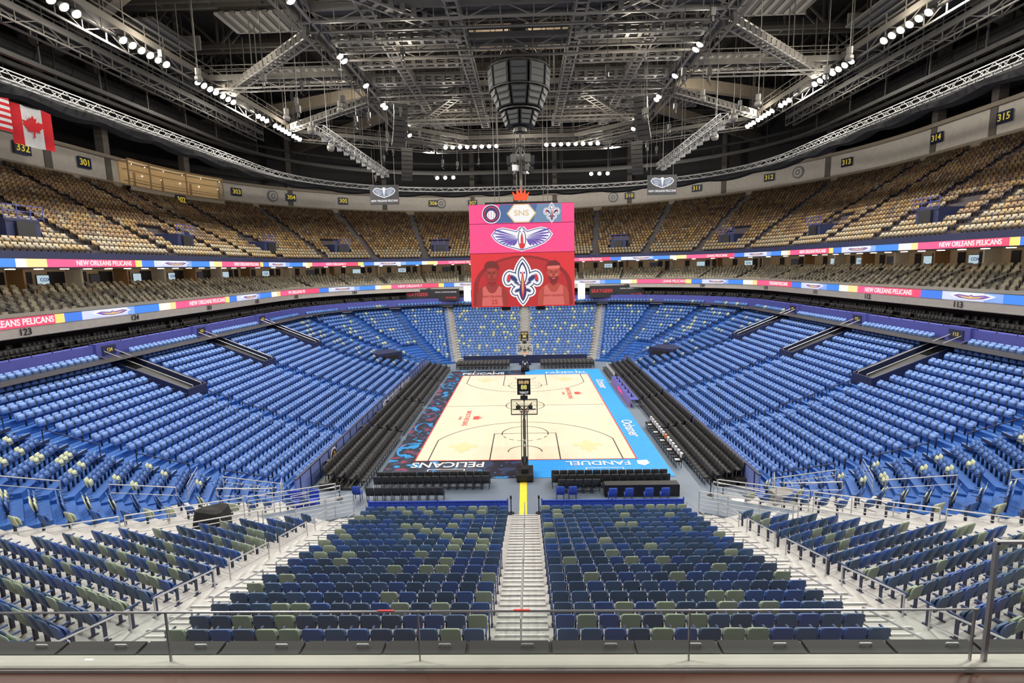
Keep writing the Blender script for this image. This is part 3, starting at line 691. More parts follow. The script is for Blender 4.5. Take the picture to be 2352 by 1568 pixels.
# hoops
def hoop(s):
    y0=s*14.33; r=empty('basketball_hoop',(0,s*17.,0),'basketball hoop on black padded wheeled stand','basketball hoop')
    b=MB(); b.box((0,s*17.3,.3),(1.05,1.7,.35)); b.box((0,s*16.4,.6),(.45,.3,.8)); b.box((0,s*17.2,.6),(.45,1.2,.3))
    for x in(-.45,.45):
        for dy in(-.7,.7): b.cyl((x-.06,s*17.3+dy,.12),(x+.06,s*17.3+dy,.12),.12,10)
    b.build('base',M_black,parent=r)
    b=MB(); b.beam((0,s*16.6,.7),(0,s*15.2,3.1),.2,.26); b.beam((0,s*15.2,3.1),(0,s*13.3,3.45),.15,.2)
    for x in(-.2,.2): b.beam((x,s*17.3,.7),(x,s*15.0,2.7),.06); b.beam((x,s*15.0,2.7),(x,s*13.25,3.2),.06)
    b.beam((0,s*15.2,3.0),(0,s*13.25,3.95),.06)
    b.build('support_arm',M_dark,parent=r)
    for j,ch_ in enumerate('NBA'): text(ch_,facing(0,s*(16.35-.25*j)-.2,1.75+.42*(1-j) if s<0 else 1.1,pi/2),.28,M_white,parent=r)
    yb=s*13.1; b=MB()
    for z in(2.9,3.97): b.box((0,yb,z),(1.83,.06,.06))
    for x in(-.9,.9): b.box((x,yb,3.43),(.06,.06,1.1))
    b.box((0,yb,3.08),(.6,.05,.04));b.box((0,yb,3.5),(.6,.05,.04));b.box((.3,yb,3.3),(.04,.05,.45));b.box((-.3,yb,3.3),(.04,.05,.45))
    b.build('backboard_frame',M_dark if s<0 else M_white,parent=r)
    b=MB()
    for x in(-.55,.55): b.beam((0,yb+s*.3,3.2),(x,yb+s*.04,3.75),.05); b.box((x*.8,yb+s*.12,3.45),(.28,.1,.25))
    b.beam((-.8,yb+s*.1,3.3),(.8,yb+s*.1,3.3),.06); b.build('backboard_bracket',M_dark,parent=r)
    b=MB(); b.box((0,yb,3.43),(1.78,.03,1.04)); b.build('backboard',M_glass,parent=r)
    b=MB(); pts=[(.23*cos(a*pi/9),yb-s*.40+.23*sin(a*pi/9),3.05) for a in range(18)]
    for i in range(18): b.cyl(pts[i],pts[(i+1)%18],.02,6)
    b.box((0,yb-s*.1,3.03),(.15,.2,.1)); b.build('rim',mat('orange_rim',(.8,.15,.02),.4),parent=r)
    b=MB()
    for i in range(12):
        a=i*pi/6; b.cyl((.22*cos(a),yb-s*.4+.22*sin(a),3.04),(.12*cos(a+.4),yb-s*.4+.12*sin(a+.4),2.65),.008,4); b.cyl((.22*cos(a),yb-s*.4+.22*sin(a),3.04),(.12*cos(a-.4),yb-s*.4+.12*sin(a-.4),2.65),.008,4)
    b.build('net',M_white,parent=r)
    b=MB(); b.box((0,yb+s*.25,4.95),(.92,.22,1.1)); b.cyl((0,yb+s*.2,3.9),(0,yb+s*.2,4.5),.05,6); b.box((0,yb+s*.25,4.2),(.5,.3,.2)); sc=b.build('shot_clock',M_black,parent=r)
    M=facing(0,yb+s*.25-.13,4.95,pi/2); text('88:88',M@Matrix.Translation((0,.33,0)),.32,E_gold,parent=sc); text('88',M@Matrix.Translation((0,-.02,0)),.42,E_yel,parent=sc); text('TISSOT',M@Matrix.Translation((0,-.4,0)),.2,E_white,parent=sc)
hoop(-1);hoop(1)
# ------------------------------------------------------------ front walls of side stands
M_peri=mat('periwinkle_panel',(.17,.23,.55),.6)
for sx in(-1,1):
    b=MB(); b.box((sx*13.2,0,.65),(.12,41,1.3))
    for j in range(28): b.box((sx*13.12,-20.+j*1.48,.65),(.05,.05,1.3),0,1)
    b.box((sx*13.2,0,1.33),(.18,41,.06),0,1)
    o=b.build('barrier_wall',[M_peri,M_navy],'periwinkle blue barrier wall below side seats','wall panel',group='court barrier walls')
    if sx<0:
        text('NEW ORLEANS PELICANS',facing(-13.05,3.5,.7,pi),1.0,M_white,parent=o)
        M=facing(-13.06,-14.8,.66,pi); flat('round_emblem',circ(0,0,.6),M_white,M,0,o); flat('round_emblem',circ(0,0,.5),M_navy,M,.03,o); flats('round_emblem',flshapes(.4,0),mat('gold',(.6,.35,.08)),M,.06,o)
for ys,xa,xb in((-1,-8.3,-.9),(-1,.9,8.3)):
    b=MB(); n=60; y=ys*22.75
    for i in range(n):
        x0=xa+(xb-xa)*i/n;x1=xa+(xb-xa)*(i+1)/n; b.quad((x0,y+.05*(i%2),0),(x1,y+.05*((i+1)%2),0),(x1,y+.05*((i+1)%2),.95),(x0,y+.05*(i%2),.95))
    b.beam((xa,y,.98),(xb,y,.98),.05)
    for x in(xa,(xa+xb)/2,xb): b.beam((x,y,0),(x,y,1.1),.06)
    b.build('curtain_barrier',M_curt,'pleated royal blue curtain on rail','curtain',group='end stand curtains')
b=MB(); b.box((0,22.6,.55),(17,.15,1.1)); b.build('barrier_wall',M_navy,'dark navy barrier below end stand','wall panel')
b=MB(); b.box((0,21.,.35),(1.6,.3,.7)); kp=b.build('courtside_sign',M_navy,'navy courtside advertising sign behind hoop','sign'); text('KIA',facing(0,20.83,.4,pi/2),.5,M_white,parent=kp)
b=MB(); b.box((-.1,-20.2,.006),(.42,4.6,.012)); b.build('floor_tape',M_yel,'bright yellow cable cover strip on floor','cable cover')
chairs=[]
BK=(.03,.03,.033)
for sx in(-1,1):
    b=MB()
    xs=[9.95,10.65,11.35,12.0] if sx<0 else [10.95,11.6,12.25,12.8]
    for r,x in enumerate(xs):
        if r: b.box((sx*(x+.1),0,.075*r),(.74,38,.15*r))
        for j in range(74):
            y=-18.5+j*.5
            if abs(y-0.)<.3 or abs(y-10)<.3 or abs(y+9)<.3: continue
            chairs.append((sx*x,y,.15*r,0-pi/2 if sx>0 else pi-pi/2,BK))
    b.build('riser_platform',M_dark,'low dark stepped riser under courtside chairs','platform',group='courtside risers')
for y,xr in((-18.2,[(-9.1,-2.0),(1.6,8.9)]),(-18.9,[(-9.1,-2.0),(1.6,8.9)]),(-19.6,[(1.9,4.4)]),(-20.5,[(-9.1,-4.2)])):
    for a,c in xr:
        n=int((c-a)/.5)
        for j in range(n): chairs.append((a+.25+j*.5,y,0.,-pi/2-pi/2,BK))
for y in(18.3,19.1,19.9):
    for a,c in((-9,-2),(2,9)):
        n=int((c-a)/.5)
        for j in range(n): chairs.append((a+.25+j*.5,y,0.,0,BK))
def chcol(c,t): return c if t<2 else (.08,.08,.085)
split(chairs,300,T_chair,'courtside_chair','courtside_chair_rows',chcol,'black padded folding courtside chair','rows of black padded courtside chairs','chair','courtside chairs')
bl=[(4.9,-20.9),(5.8,-20.9),(2.0,-20.6),(2.7,-20.6),(6.9,-20.9),(7.8,-20.9),(-9.7,-20.3)]
def one(name,T,x,y,z,a,colfn,label,cat,group=None):
    o=stuff(name,T,[(0,0,0,0,(.02,.04,.3))],colfn,label,cat,None); o.location=(x,y,z); o.rotation_euler[2]=a
    if group:o['group']=group
    return o
for x,y in bl: one('folding_chair',T_chair,x,y,0,pi,lambda c,t:(.03,.08,.45) if t<2 else (.06,.07,.2),'blue metal folding chair on arena floor','chair','blue folding chairs')
b=MB(); b.box((6.7,-20.0,.70),(4.2,.6,.05)); b.box((6.7,-20.28,.34),(4.2,.04,.68)); b.box((4.6,-20.,.34),(.04,.6,.68)); b.box((8.8,-20.,.34),(.04,.6,.68)); b.build('press_table',M_black,'long table draped in black cloth','table')
M_towel=mat('white_towel',(.6,.6,.6),.8)
for j in range(14):
    y=-15.8+j*.64
    b=MB(); V,F,_=T_chair
    b.v=[tuple(v) for v in V]; b.f=[tuple(int(q) for q in f) for f in F]; b.m=[0]*len(b.f); b.box((0,.22,.80),(.36,.14,.3),0,1 if j!=6 else 2)
    if j%3==0: b.box((0,-.05,.5),(.3,.3,.04),0,1)
    o=b.build('bench_chair',[M_black,M_towel,mat('orange_cloth',(.75,.2,.05))],'courtside bench chair draped with white towel','chair',group='bench chairs'); o.location=(10.0,y,0); o.rotation_euler[2]=-pi/2
for j in range(9):
    y=10.6+j*.7
    one('bench_chair',T_chair,10.,y,0,-pi/2,(lambda c,t:(.45,.45,.45) if t==0 else (.04,.04,.04)),'courtside bench chair draped with white towel','chair','bench chairs')
b=MB(); b.box((10.15,4,.74),(.8,10.5,.05)); b.box((9.75,4,.36),(.06,10.5,.72),0,1)
tb=b.build('scorers_table',[M_purple,mat('purple_led',(.3,.15,.5),emit=.6)],'long scorers table with purple and pink led front','table')
text('PELICANS',facing(9.7,4,.4,0),.55,E_pink,parent=tb)
for j in range(6):
    b=MB(); b.box((0,0,.14),(.05,.45,.28)); b.box((.12,0,.01),(.2,.25,.02)); o=b.build('monitor',M_black,'small black monitor on scorers table','monitor',group='scorers table monitors'); o.location=(10.1,j*1.6,.765)
for y in(-16.5,-9,-5,-1,4):
    b=MB(); b.box((0,0,.5),(.3,.4,1.0)); b.box((.16,0,.55),(.02,.3,.75),0,1); o=b.build('floor_speaker',[M_black,M_dark],'black upright loudspeaker beside barrier wall','speaker',group='floor speakers'); o.location=(-12.8,y,0)
# ------------------------------------------------------------ near corners
def fence(p,q,label='white steel multi bar ramp railing',h=1.1,bars=5):
    return handrail([p,q],M_alu,label,h,bars,.028,'ramp_railing','ramp railings',1.4)
for s in(-1,1):
    e=(s*.707,.707)
    P=lambda a,off,dz:(s*(9.0+a*.707+off*.707),-23.0-a*.707+off*.707,dz)
    b=MB(); L=16.; ZT=2.9
    b.hexa([P(0,0,0),P(L,0,0),P(L,2.2,0),P(0,2.2,0),P(0,0,.4),P(L,0,ZT),P(L,2.2,ZT),P(0,2.2,.4)]); b.build('access_ramp',M_floor,'slate grey sloping access ramp','ramp',group='access ramps')
    for a0,a1 in((0,4.5),(4.7,9.4),(9.6,15.8)):
        fence(P(a0,0.05,.4+(ZT-.4)*a0/L),P(a1,0.05,.4+(ZT-.4)*a1/L)); fence(P(a0,2.15,.4+(ZT-.4)*a0/L),P(a1,2.15,.4+(ZT-.4)*a1/L))
    fence((s*10.6,-20.6,0),(s*12.8,-22.,0),h=1.0,bars=4)
    for (u,v) in(((13.6,-21.2,.5),(16.3,-22.3,1.4)),((13.,-23.5,.5),(15.0,-25.2,1.))):
        fence((s*u[0],u[1],u[2]),(s*v[0],v[1],v[2]),h=.9,bars=3)
def drape(x,y,z,w,d,h,label):
    b=MB(); n=20; rings=[(0,1.15),(.3,1.05),(.75,1.),(.95,.9),(1.0,.6)]
    for (t,sc) in rings:
        for i in range(n):
            a=2*pi*i/n; k=1+ (.08*sin(a*7) if t<.5 else .03*sin(a*5)); ca,sa=cos(a),sin(a); q=1/max(abs(ca),abs(sa))**.7
            b.v.append((w/2*ca*q*sc*k,d/2*sa*q*sc*k,h*t+(.06*sin(a*2) if t>.8 else 0)))
    for r in range(len(rings)-1):
        for i in range(n): b.f.append((r*n+i,r*n+(i+1)%n,(r+1)*n+(i+1)%n,(r+1)*n+i)); b.m.append(0)
    b.poly([b.v[(len(rings)-1)*n+i] for i in range(n)])
    o=b.build('draped_equipment',mat('black_cloth',(.02,.02,.02),.9),label,'covered equipment'); o.location=(x,y,z); return o
drape(-14.3,-26.6,1.2,1.4,1.1,1.4,'equipment case covered with black cloth')
for x,y in((-14.3,-21.3),(-13.4,-21.1)):
    b=MB(); b.box((0,0,.45),(.7,.5,.5),0,0); b.box((0,.2,.95),(.7,.06,.5),0,0); b.box((0,0,.15),(.6,.45,.06),0,1)
    for u in(-.3,.3):
        for v in(-.2,.2): b.cyl((u,v,0),(u,v,.2),.04,6,1)
    o=b.build('equipment_cart',[M_curt,M_dark],'blue wheeled equipment cart','cart',group='equipment carts'); o.location=(x+1.6,y-.6,0)
b=MB(); b.box((0,0,.6),(1.1,.8,.9),0,0)
for h in(.25,.6,.95): b.box((0,-.42,h),(1.0,.03,.22),0,1)
for u in(-.45,.45):
    for v in(-.3,.3): b.cyl((u,v,0),(u,v,.15),.06,8,1)
o=b.build('tool_cart',[M_steel,M_alu],'grey metal wheeled drawer cart','cart'); o.location=(13.6,-22.3,.1)
b=MB(); b.box((0,0,.25),(.9,.5,.12),0,0); b.box((0,0,.36),(.7,.4,.1),0,1); b.box((0,0,.1),(.9,.5,.06),0,0)
o=b.build('rescue_board',[mat('orange_plastic',(.85,.16,.03)),M_white],'orange and white stretcher equipment on floor','medical equipment'); o.location=(11.6,-21.7,0)
for x,y in((10.6,-20.2),(11.3,-20.2),(-10.8,-20.2),(-.75,-22.2),(.75,-22.2)):
    b=MB(); b.cyl((0,0,0),(0,0,.04),.18,12); b.cyl((0,0,.04),(0,0,.95),.03,8); b.ball((0,0,.98),.05); b.box((0,0,.9),(.1,.1,.1)); o=b.build('stanchion_post',M_black,'black crowd control stanchion post','post',group='stanchions'); o.location=(x,y,0)
# ------------------------------------------------------------ near parapet and glass balustrade
Zl=9.1; yf=CAM.y
b=MB(); b.box((0,yf+4.4,Zl/2-.1),(18,1.3,Zl-.1)); b.build('wall_balcony',M_conc,kind='structure')
b=MB(); b.box((0,yf+5.19,Zl-.4),(16,.22,.8),0,0)
for j in range(17):
    b.box((-7.2+j*.9,yf+5.19,Zl+.012),(.86,.2,.025),0,1)
o=b.build('parapet_cover',[M_black,mat('black_vinyl',(.018,.02,.022),.7)],'black padded cover panels along parapet','parapet cover')
b=MB()
for j in range(17):
    x=-7.0+j*.9; y=yf+5.2; b.cyl((x-.06,y,Zl+.05),(x+.06,y,Zl+.05),.009,6); b.cyl((x-.06,y,Zl+.02),(x-.06,y,Zl+.05),.008,6); b.cyl((x+.06,y,Zl+.02),(x+.06,y,Zl+.05),.008,6)
b.build('handle',M_alu,parent=o)
b=MB(); b.box((0,yf+4.97,Zl-.02),(16,.22,.08)); b.box((0,yf+4.9,Zl+.03),(16,.05,.02)); b.build('ledge',mat('cream_ledge',(.50,.48,.43),.5),'cream painted ledge under glass balustrade','ledge')
b=MB(); b.box((0,yf+4.3,Zl-.05),(16,1.12,.08)); b.build('counter_top',mat('brown_counter',(.10,.035,.02),.5),'dark red brown timber counter top','counter')
gx=[-6.4,-3.6,-.93,1.87,4.72]
gb=empty('glass_balustrade',(0,yf+5.,Zl),'clear glass balustrade with slim metal rail and posts','railing')
M_rail=mat('rail_metal',(.28,.28,.29),.35,.6)
for a,c in zip(gx[:-1],gx[1:]):
    b=MB(); b.box(((a+c)/2,yf+5.,Zl+.31),(c-a-.03,.015,.55)); b.build('glass_panel',M_glass,parent=gb)
for x in gx[1:]:
    b=MB(); b.box((x,yf+5.,Zl+.3),(.014,.025,.58)); b.build('post',M_rail,parent=gb)
b=MB(); b.cyl((-6.4,yf+5.,Zl+.58),(4.75,yf+5.,Zl+.58),.012,8); b.build('top_rail',M_rail,parent=gb)
b=MB(); b.box((4.86,yf+5.,Zl+.65),(.035,.04,1.3)); b.box((5.6,yf+5.,Zl+1.3),(1.5,.04,.03)); o=b.build('glass_screen',M_rail,'tall framed glass screen at end of balustrade','glass screen')
b=MB(); b.box((5.6,yf+5.,Zl+.65),(1.42,.015,1.26)); b.build('glass_panel',M_glass,parent=o)
for x in(-1.26,.15): 
    b=MB(); b.box((x,yf+4.99,Zl+.598),(.17,.02,.008)); b.build('tape_strip',M_red,'strip of red tape on balustrade rail','tape',group='red tape strips')
# ------------------------------------------------------------ SCOREBOARD
yS=-1.6; W=9.25; z0,z1=9.6,18.65
b=MB(); b.box((0,0,(z0+z1)/2),(W,2*1.55,z1-z0),0,0); b.box((0,0,z1+.1),(W*.7,2,.25),0,0)
for x in(-1.6,1.6): b.box((x,0,z0-.2),(.8,.8,.4),0,0)
sb=b.build('scoreboard',M_black,'large hanging video scoreboard with pink and red screens','scoreboard')
def scr(name,x0,x1,za,zb,m,off=0.): return flat(name,[(x0,za),(x1,za),(x1,zb),(x0,zb)],m,facing(0,yS,0,pi/2),off,sb,.02)
h=z1-z0; zA=z1-h*.187; zB=z1-h*.47
s3=scr('screen',-4.62,4.62,z0+.03,zB-.02,E_red); s2=scr('screen',-4.62,4.62,zB+.02,zA-.02,E_pink); s1=scr('screen',-4.62,4.62,zA+.02,z1-.03,E_pink)
M0=facing(0,yS,0,pi/2)
zt=(zA+z1)/2
flat('panel',[(-2.3,zA+.05),(1.0,zA+.05),(1.4,z1-.06),(-1.9,z1-.06)],mat('screen_blue_grey',(.06,.13,.32),emit=1.),M0,.03,s1)
flat('panel',[(1.0,zA+.05),(3.5,zA+.05),(3.5,z1-.06),(1.4,z1-.06)],mat('screen_grey_blue',(.15,.25,.4),emit=1.),M0,.03,s1)
flat('round_logo',circ(-2.65,zt,.82),E_white,M0,.06,s1);flat('round_logo',circ(-2.65,zt,.75),E_navy,M0,.085,s1);flat('round_logo',circ(-2.65,zt,.62),E_red,M0,.11,s1);flat('round_logo',circ(-2.65,zt,.55),E_navy,M0,.135,s1);flat('round_logo',circ(-2.65,zt-.1,.38),E_white,M0,.16,s1)
for dx in(-.2,0,.2): flat('round_logo',[(-2.65+dx-.02,zt-.4),(-2.65+dx+.02,zt-.4),(-2.65+dx*1.3+.02,zt+.22),(-2.65+dx*1.3-.02,zt+.22)],E_red,M0,.185,s1)
flat('hexagon_logo',circ(0,zt,1.3,.92,6),E_gold,M0,.06,s1); flat('hexagon_logo',circ(0,zt,1.17,.82,6),E_white,M0,.085,s1); text('SNS',M0@Matrix.Translation((0,zt,.12)),.68,E_gold,parent=s1,sx=1.15)
M_ft=mat('screen_indigo',(.10,.08,.4),emit=1.)
def fl(cx,cy,s,off,p):
    k=s/1.85
    for d,m in((.30*k,E_white),(.17*k,E_navy),(.08*k,E_white)):
        flats('fleur_logo',flshapes(s,d,cx,cy),m,M0,off,p); off+=.035
    q=flshapes(s,-.10*k,cx,cy)
    flats('fleur_petals',q[1:9],mat('screen_silver',(.45,.47,.6),emit=1.),M0,off,p); off+=.035
    q=flshapes(s,-.17*k,cx,cy); flats('fleur_petals',q[1:9],E_navy,M0,off,p); off+=.035
    q=flshapes(s,-.08*k,cx,cy)
    flats('fleur_petals',[q[0],q[9],q[10]],E_navy,M0,off,p); off+=.035
    S=lambda L:[(cx+a*s,cy+c*s) for a,c in L]
    flats('fleur_petals',[S(ell(g*.66,.2,.07,.16,g*rad(12))) for g in(-1,1)],E_red,M0,off,p)
    flat('bird_face',S(leaf(-.15,.82,.17)),E_white,M0,off+.03,p)
    flats('eye',[S(ell(g*.08,.42,.035,.05)) for g in(-1,1)],E_navy,M0,off+.06,p)
    flat('beak',S(leaf(-.8,.5,.085)),E_red,M0,off+.06,p)
    flat('beak_edge',S(leaf(-.6,.3,.03)),E_gold,M0,off+.09,p)
fl(2.65,zt,.74,.06,s1)
zm=(zA+zB)/2-.05
wing=[(0,1.05),(.25,1.0),(.5,.72),(1.0,.85),(1.7,1.0),(2.3,.85),(2.75,.35),(2.45,-.1),(2.0,-.45),(1.3,-.75),(.6,-.95),(0,-1.12)]
wb=[(a,zm+c) for a,c in wing]+[(-a,zm+c) for a,c in wing[::-1][1:-1]]
flat('wing_emblem',wb,E_white,M0,.03,s2); flat('wing_emblem',grow(wb,-.08),M_ft,M0,.055,s2); flat('wing_emblem',grow(wb,-.15),E_white,M0,.08,s2)
for sx in(-1,1):
    for k in range(9):
        a=rad(24-k*11); L=2.45-.15*k; dx,dy=cos(a)*sx,sin(a); n=(-dy,dx); cx,cy=.25*sx,.15
        flat('feather',[(cx+dx*.2,zm+cy+dy*.15),(cx+dx*L*.7+n[0]*.15,zm+cy+(dy*L*.7+n[1]*.15)*.68),(cx+dx*L*.93+n[0]*.09,zm+cy+(dy*L*.93+n[1]*.09)*.68),(cx+dx*L,zm+cy+dy*L*.68),(cx+dx*L*.93-n[0]*.09,zm+cy+(dy*L*.93-n[1]*.09)*.68),(cx+dx*L*.7-n[0]*.09,zm+cy+(dy*L*.7-n[1]*.09)*.68)],M_ft if k%2==0 else E_purple,M0,.105+.003*k,s2)
flat('bird_head',[(c[0],zm+c[1]) for c in leaf(-1.05,1.05,.36,.7)],E_navy,M0,.15,s2); flat('bird_head',[(c[0],zm+c[1]) for c in leaf(-.98,.98,.29,.7)],E_white,M0,.175,s2)
flat('basketball',circ(0,zm-.62,.26),E_red,M0,.2,s2); flat('beak',[(c[0],zm+c[1]) for c in leaf(-.85,.5,.12)],E_red,M0,.225,s2)
for e in(-.13,.13): flat('eye',circ(e,zm+.58,.05,.05,8),E_navy,M0,.23,s2)
for k in range(16):
    x=-4.4+k*.56; zz=zB+.12 if abs(x)<3 else zB+.4+.35*(k%4)
    flat('pattern_dash',[(x,zz),(x+.4,zz+.12),(x+.4,zz+.17),(x,zz+.05)],E_ltred,M0,.03,s2)
zb0=z0+.1; hh=zB-z0
E_mid=mat('screen_mid_red',(.50,.012,.018),emit=1.)
flat('arch',[(-4.5,zb0),(4.5,zb0)]+[(4.4*cos(rad(a)),zb0+hh*.35+(hh*.58)*sin(rad(a))) for a in range(0,181,10)],E_dred,M0,.025,s3)
flat('arch',[(-4.1,zb0),(4.1,zb0)]+[(4.0*cos(rad(a)),zb0+hh*.35+(hh*.54)*sin(rad(a))) for a in range(0,181,10)],E_mid,M0,.05,s3)
E_jer=mat('screen_jersey',(.66,.13,.11),emit=1.); E_shade=mat('screen_shade',(.16,.008,.008),emit=1.); E_skin2=mat('screen_tinted_skin_dark',(.32,.025,.02),emit=1.); E_hl=mat('screen_skin_highlight',(.55,.10,.07),emit=1.); E_hl2=mat('screen_skin_highlight_dark',(.40,.045,.03),emit=1.)
for sx in(-1,1):
    cx=2.75*sx; b0=zb0+.02; SK=E_skin2 if sx<0 else E_skin; HL=E_hl2 if sx<0 else E_hl
    pts=[(-1.45,b0),(1.4,b0),(1.35,b0+1.1),(1.1,b0+1.6),(.42,b0+1.95),(.33,b0+2.4),(-.33,b0+2.4),(-.42,b0+1.95),(-1.1,b0+1.6),(-1.4,b0+1.1)]
    flat('torso',[(cx+a,c) for a,c in pts],SK,M0,.075,s3)
    flat('neck_shadow',[(cx+a,c) for a,c in((-.33,b0+2.3),(.33,b0+2.3),(.36,b0+1.95),(0,b0+1.7),(-.36,b0+1.95))],E_dred,M0,.096,s3)
    flat('jersey',[(cx+a,c) for a,c in((-.95,b0),(.95,b0),(.85,b0+1.0),(.85,b0+1.65),(.6,b0+1.8),(.3,b0+1.25),(0,b0+1.12),(-.3,b0+1.25),(-.6,b0+1.8),(-.85,b0+1.65),(-.85,b0+1.0))],E_jer,M0,.1,s3)
    head=[(cx+a,b0+2.85+c) for a,c in((0,-.78),(.25,-.72),(.43,-.5),(.53,-.1),(.55,.3),(.45,.65),(.2,.85),(-.2,.85),(-.45,.65),(-.55,.3),(-.53,-.1),(-.43,-.5),(-.25,-.72))]
    flat('head',head,SK,M0,.125,s3)
    flats('cheek',[ell(cx+.25,b0+2.7,.17,.22),ell(cx-.22,b0+2.7,.15,.2),ell(cx,b0+3.2,.36,.16)],HL,M0,.147,s3,.002)
    for e in(-1,1): flat('ear',circ(cx+e*.56,b0+2.85,.08,.17,10),SK,M0,.12,s3)
    hair=[(-.6,.25),(-.66,.7),(-.5,1.02),(-.2,1.15),(.2,1.15),(.5,1.0),(.66,.68),(.6,.25),(.48,.5),(.2,.58),(-.2,.56),(-.48,.5)] if sx<0 else [(-.6,.35),(-.6,.8),(-.2,1.1),(.25,1.1),(.6,.8),(.6,.35),(.4,.5),(-.4,.5)]
    flat('hair',[(cx+a,b0+2.85+c) for a,c in hair],E_shade,M0,.155,s3)
    if sx>0: flat('headband',[(cx-.57,b0+3.2),(cx+.57,b0+3.24),(cx+.54,b0+3.5),(cx-.54,b0+3.46)],E_ltred,M0,.18,s3)
    for e in(-.2,.2):
        flat('eye',circ(cx+e,b0+2.88,.09,.04,10),E_blk,M0,.155,s3); flat('eyebrow',[(cx+e-.13,b0+3.0),(cx+e+.13,b0+3.0),(cx+e+.11,b0+3.05),(cx+e-.11,b0+3.05)],E_shade,M0,.155,s3)
    flat('nose',[(cx-.1,b0+2.6),(cx+.1,b0+2.6),(cx+.04,b0+2.85),(cx-.04,b0+2.85)],E_dred,M0,.155,s3)
    if sx>0: flat('beard',[(cx-.46,b0+2.6),(cx-.2,b0+2.48),(cx+.2,b0+2.48),(cx+.46,b0+2.6),(cx+.4,b0+2.3),(cx+.2,b0+2.08),(cx-.2,b0+2.08),(cx-.4,b0+2.3)],E_shade,M0,.15,s3)
    flat('mouth',circ(cx,b0+2.36,.16,.045,10),E_dred if sx<0 else E_ltred,M0,.175,s3)
    text('NEW ORLEANS',M0@Matrix.Translation((cx,b0+.85,.14)),.25,E_dred,parent=s3)
    if sx<0: text('25',M0@Matrix.Translation((cx+.2,b0+.35,.14)),.6,E_mid,parent=s3)
fl(0,zb0+hh*.45,1.85,.22,s3)
cr=crown(facing(-.05,-1.,z1+.75,pi/2),1.0,mat('crown_red',(.85,.08,.02),.4,emit=.4),sb,.15)
b=MB()
for x in(-2.4,-2.,2.,2.4,-.4,.4): b.cyl((x,0,z1),(x,0,36),.03,5)
b.cyl((0,0,z1),(0,0,25.6),.12,8)
b.build('hanging_cable',M_steel,parent=sb)
# ------------------------------------------------------------ central speaker cluster
ce=empty('speaker_cluster',(0,0,25.5),'round hanging cluster of dark loudspeakers in tiers','speaker cluster')
M_grille=mat('speaker_grille',(.06,.065,.068),.6); M_cab=mat('speaker_black',(.02,.02,.021),.6)
def ringspk(R,zc,hh_,w,n,R2):
    for j in range(n):
        a=2*pi*(j+.5)/n; b=MB(); P=[]
        for zz,rr in((-hh_/2,R2),(hh_/2,R)):
            for dr,dw in((0,-1),(0,1),(-.8,.8),(-.8,-.8)):
                r_=rr+dr; ww=w/2*dw*(1 if zz>0 else R2/R); P.append((r_*cos(a)-ww*sin(a),r_*sin(a)+ww*cos(a),zc+zz))
        b.hexa(P,0)
        for q in range(3):
            t=(q+.5)/3; r_=R2+(R-R2)*t+.03; z_=zc-hh_/2+hh_*t; ww=w*.42*(R2+(R-R2)*t)/R; b.quad((r_*cos(a)+ww*sin(a),r_*sin(a)-ww*cos(a),z_-hh_*.13),(r_*cos(a)-ww*sin(a),r_*sin(a)+ww*cos(a),z_-hh_*.13),((r_+.02)*cos(a)-ww*sin(a),(r_+.02)*sin(a)+ww*cos(a),z_+hh_*.13),((r_+.02)*cos(a)+ww*sin(a),(r_+.02)*sin(a)-ww*cos(a),z_+hh_*.13),1)
        b.build('speaker_cabinet',[M_cab,M_grille],parent=ce)
ringspk(2.65,29.3,1.6,1.5,10,2.55); ringspk(2.45,27.6,1.4,1.4,10,1.9); ringspk(1.6,26.0,1.1,1.1,8,1.2)
b=MB()
for R_,z_ in((2.7,30.2),(2.6,28.4),(1.8,26.7)):
    for j in range(20):
        a=2*pi*j/20;c=2*pi*(j+1)/20; b.beam((R_*cos(a),R_*sin(a),z_),(R_*cos(c),R_*sin(c),z_),.1)
for j in range(8):
    a=2*pi*j/8; b.beam((2.2*cos(a),2.2*sin(a),30.2),(.6*cos(a),.6*sin(a),34),.08)
b.cyl((0,0,25),(0,0,34),.6,10); b.build('frame',M_dark,parent=ce)
for j in range(6):
    a=2*pi*j/6; b=MB(); b.box((1.0*cos(a),1.0*sin(a),22.6),(.5,.6,.7),a); b.box((.9*cos(a),.9*sin(a),21.8),(.5,.4,.5),a,1 if j%3==1 else 0); b.beam((1.0*cos(a),1.0*sin(a),22.9),(0,0,24.),.06); b.build('small_speaker',[M_dark,M_white],parent=ce)
b=MB(); b.cyl((0,0,20.9),(0,0,25.5),.12,8); b.build('drop_pole',M_steel,parent=ce)
for x,y,z,th in((-12,6,27.6,rad(-60)),(12,6,27.6,rad(-120)),(-14.5,20,26.5,rad(-70)),(14.5,20,26.5,rad(-110))):
    r=empty('line_array_speaker',(x,y,z),'hanging curved line array loudspeaker','speaker','line array speakers'); f=Vector((cos(th),sin(th),0)); s_=Vector((-f.y,f.x,0)); p=Vector((x,y,z+1.8)); ang=.05
    for j in range(8):
        b=MB(); d=Vector((-f.x*sin(ang),-f.y*sin(ang),-cos(ang))); n=f*cos(ang)+Vector((0,0,-sin(ang))); q=p+d*.46
        P=[p-s_*.7+n*.45,p+s_*.7+n*.45,p+s_*.5-n*.35,p-s_*.5-n*.35,q-s_*.7+n*.45,q+s_*.7+n*.45,q+s_*.5-n*.35,q-s_*.5-n*.35]; b.hexa(P); b.build('speaker_cabinet',M_dark,parent=r); p=q+d*.03; ang+=.09
    b=MB(); b.beam((x,y,z+1.9),(x,y,37),.04); b.build('chain',M_steel,parent=r)
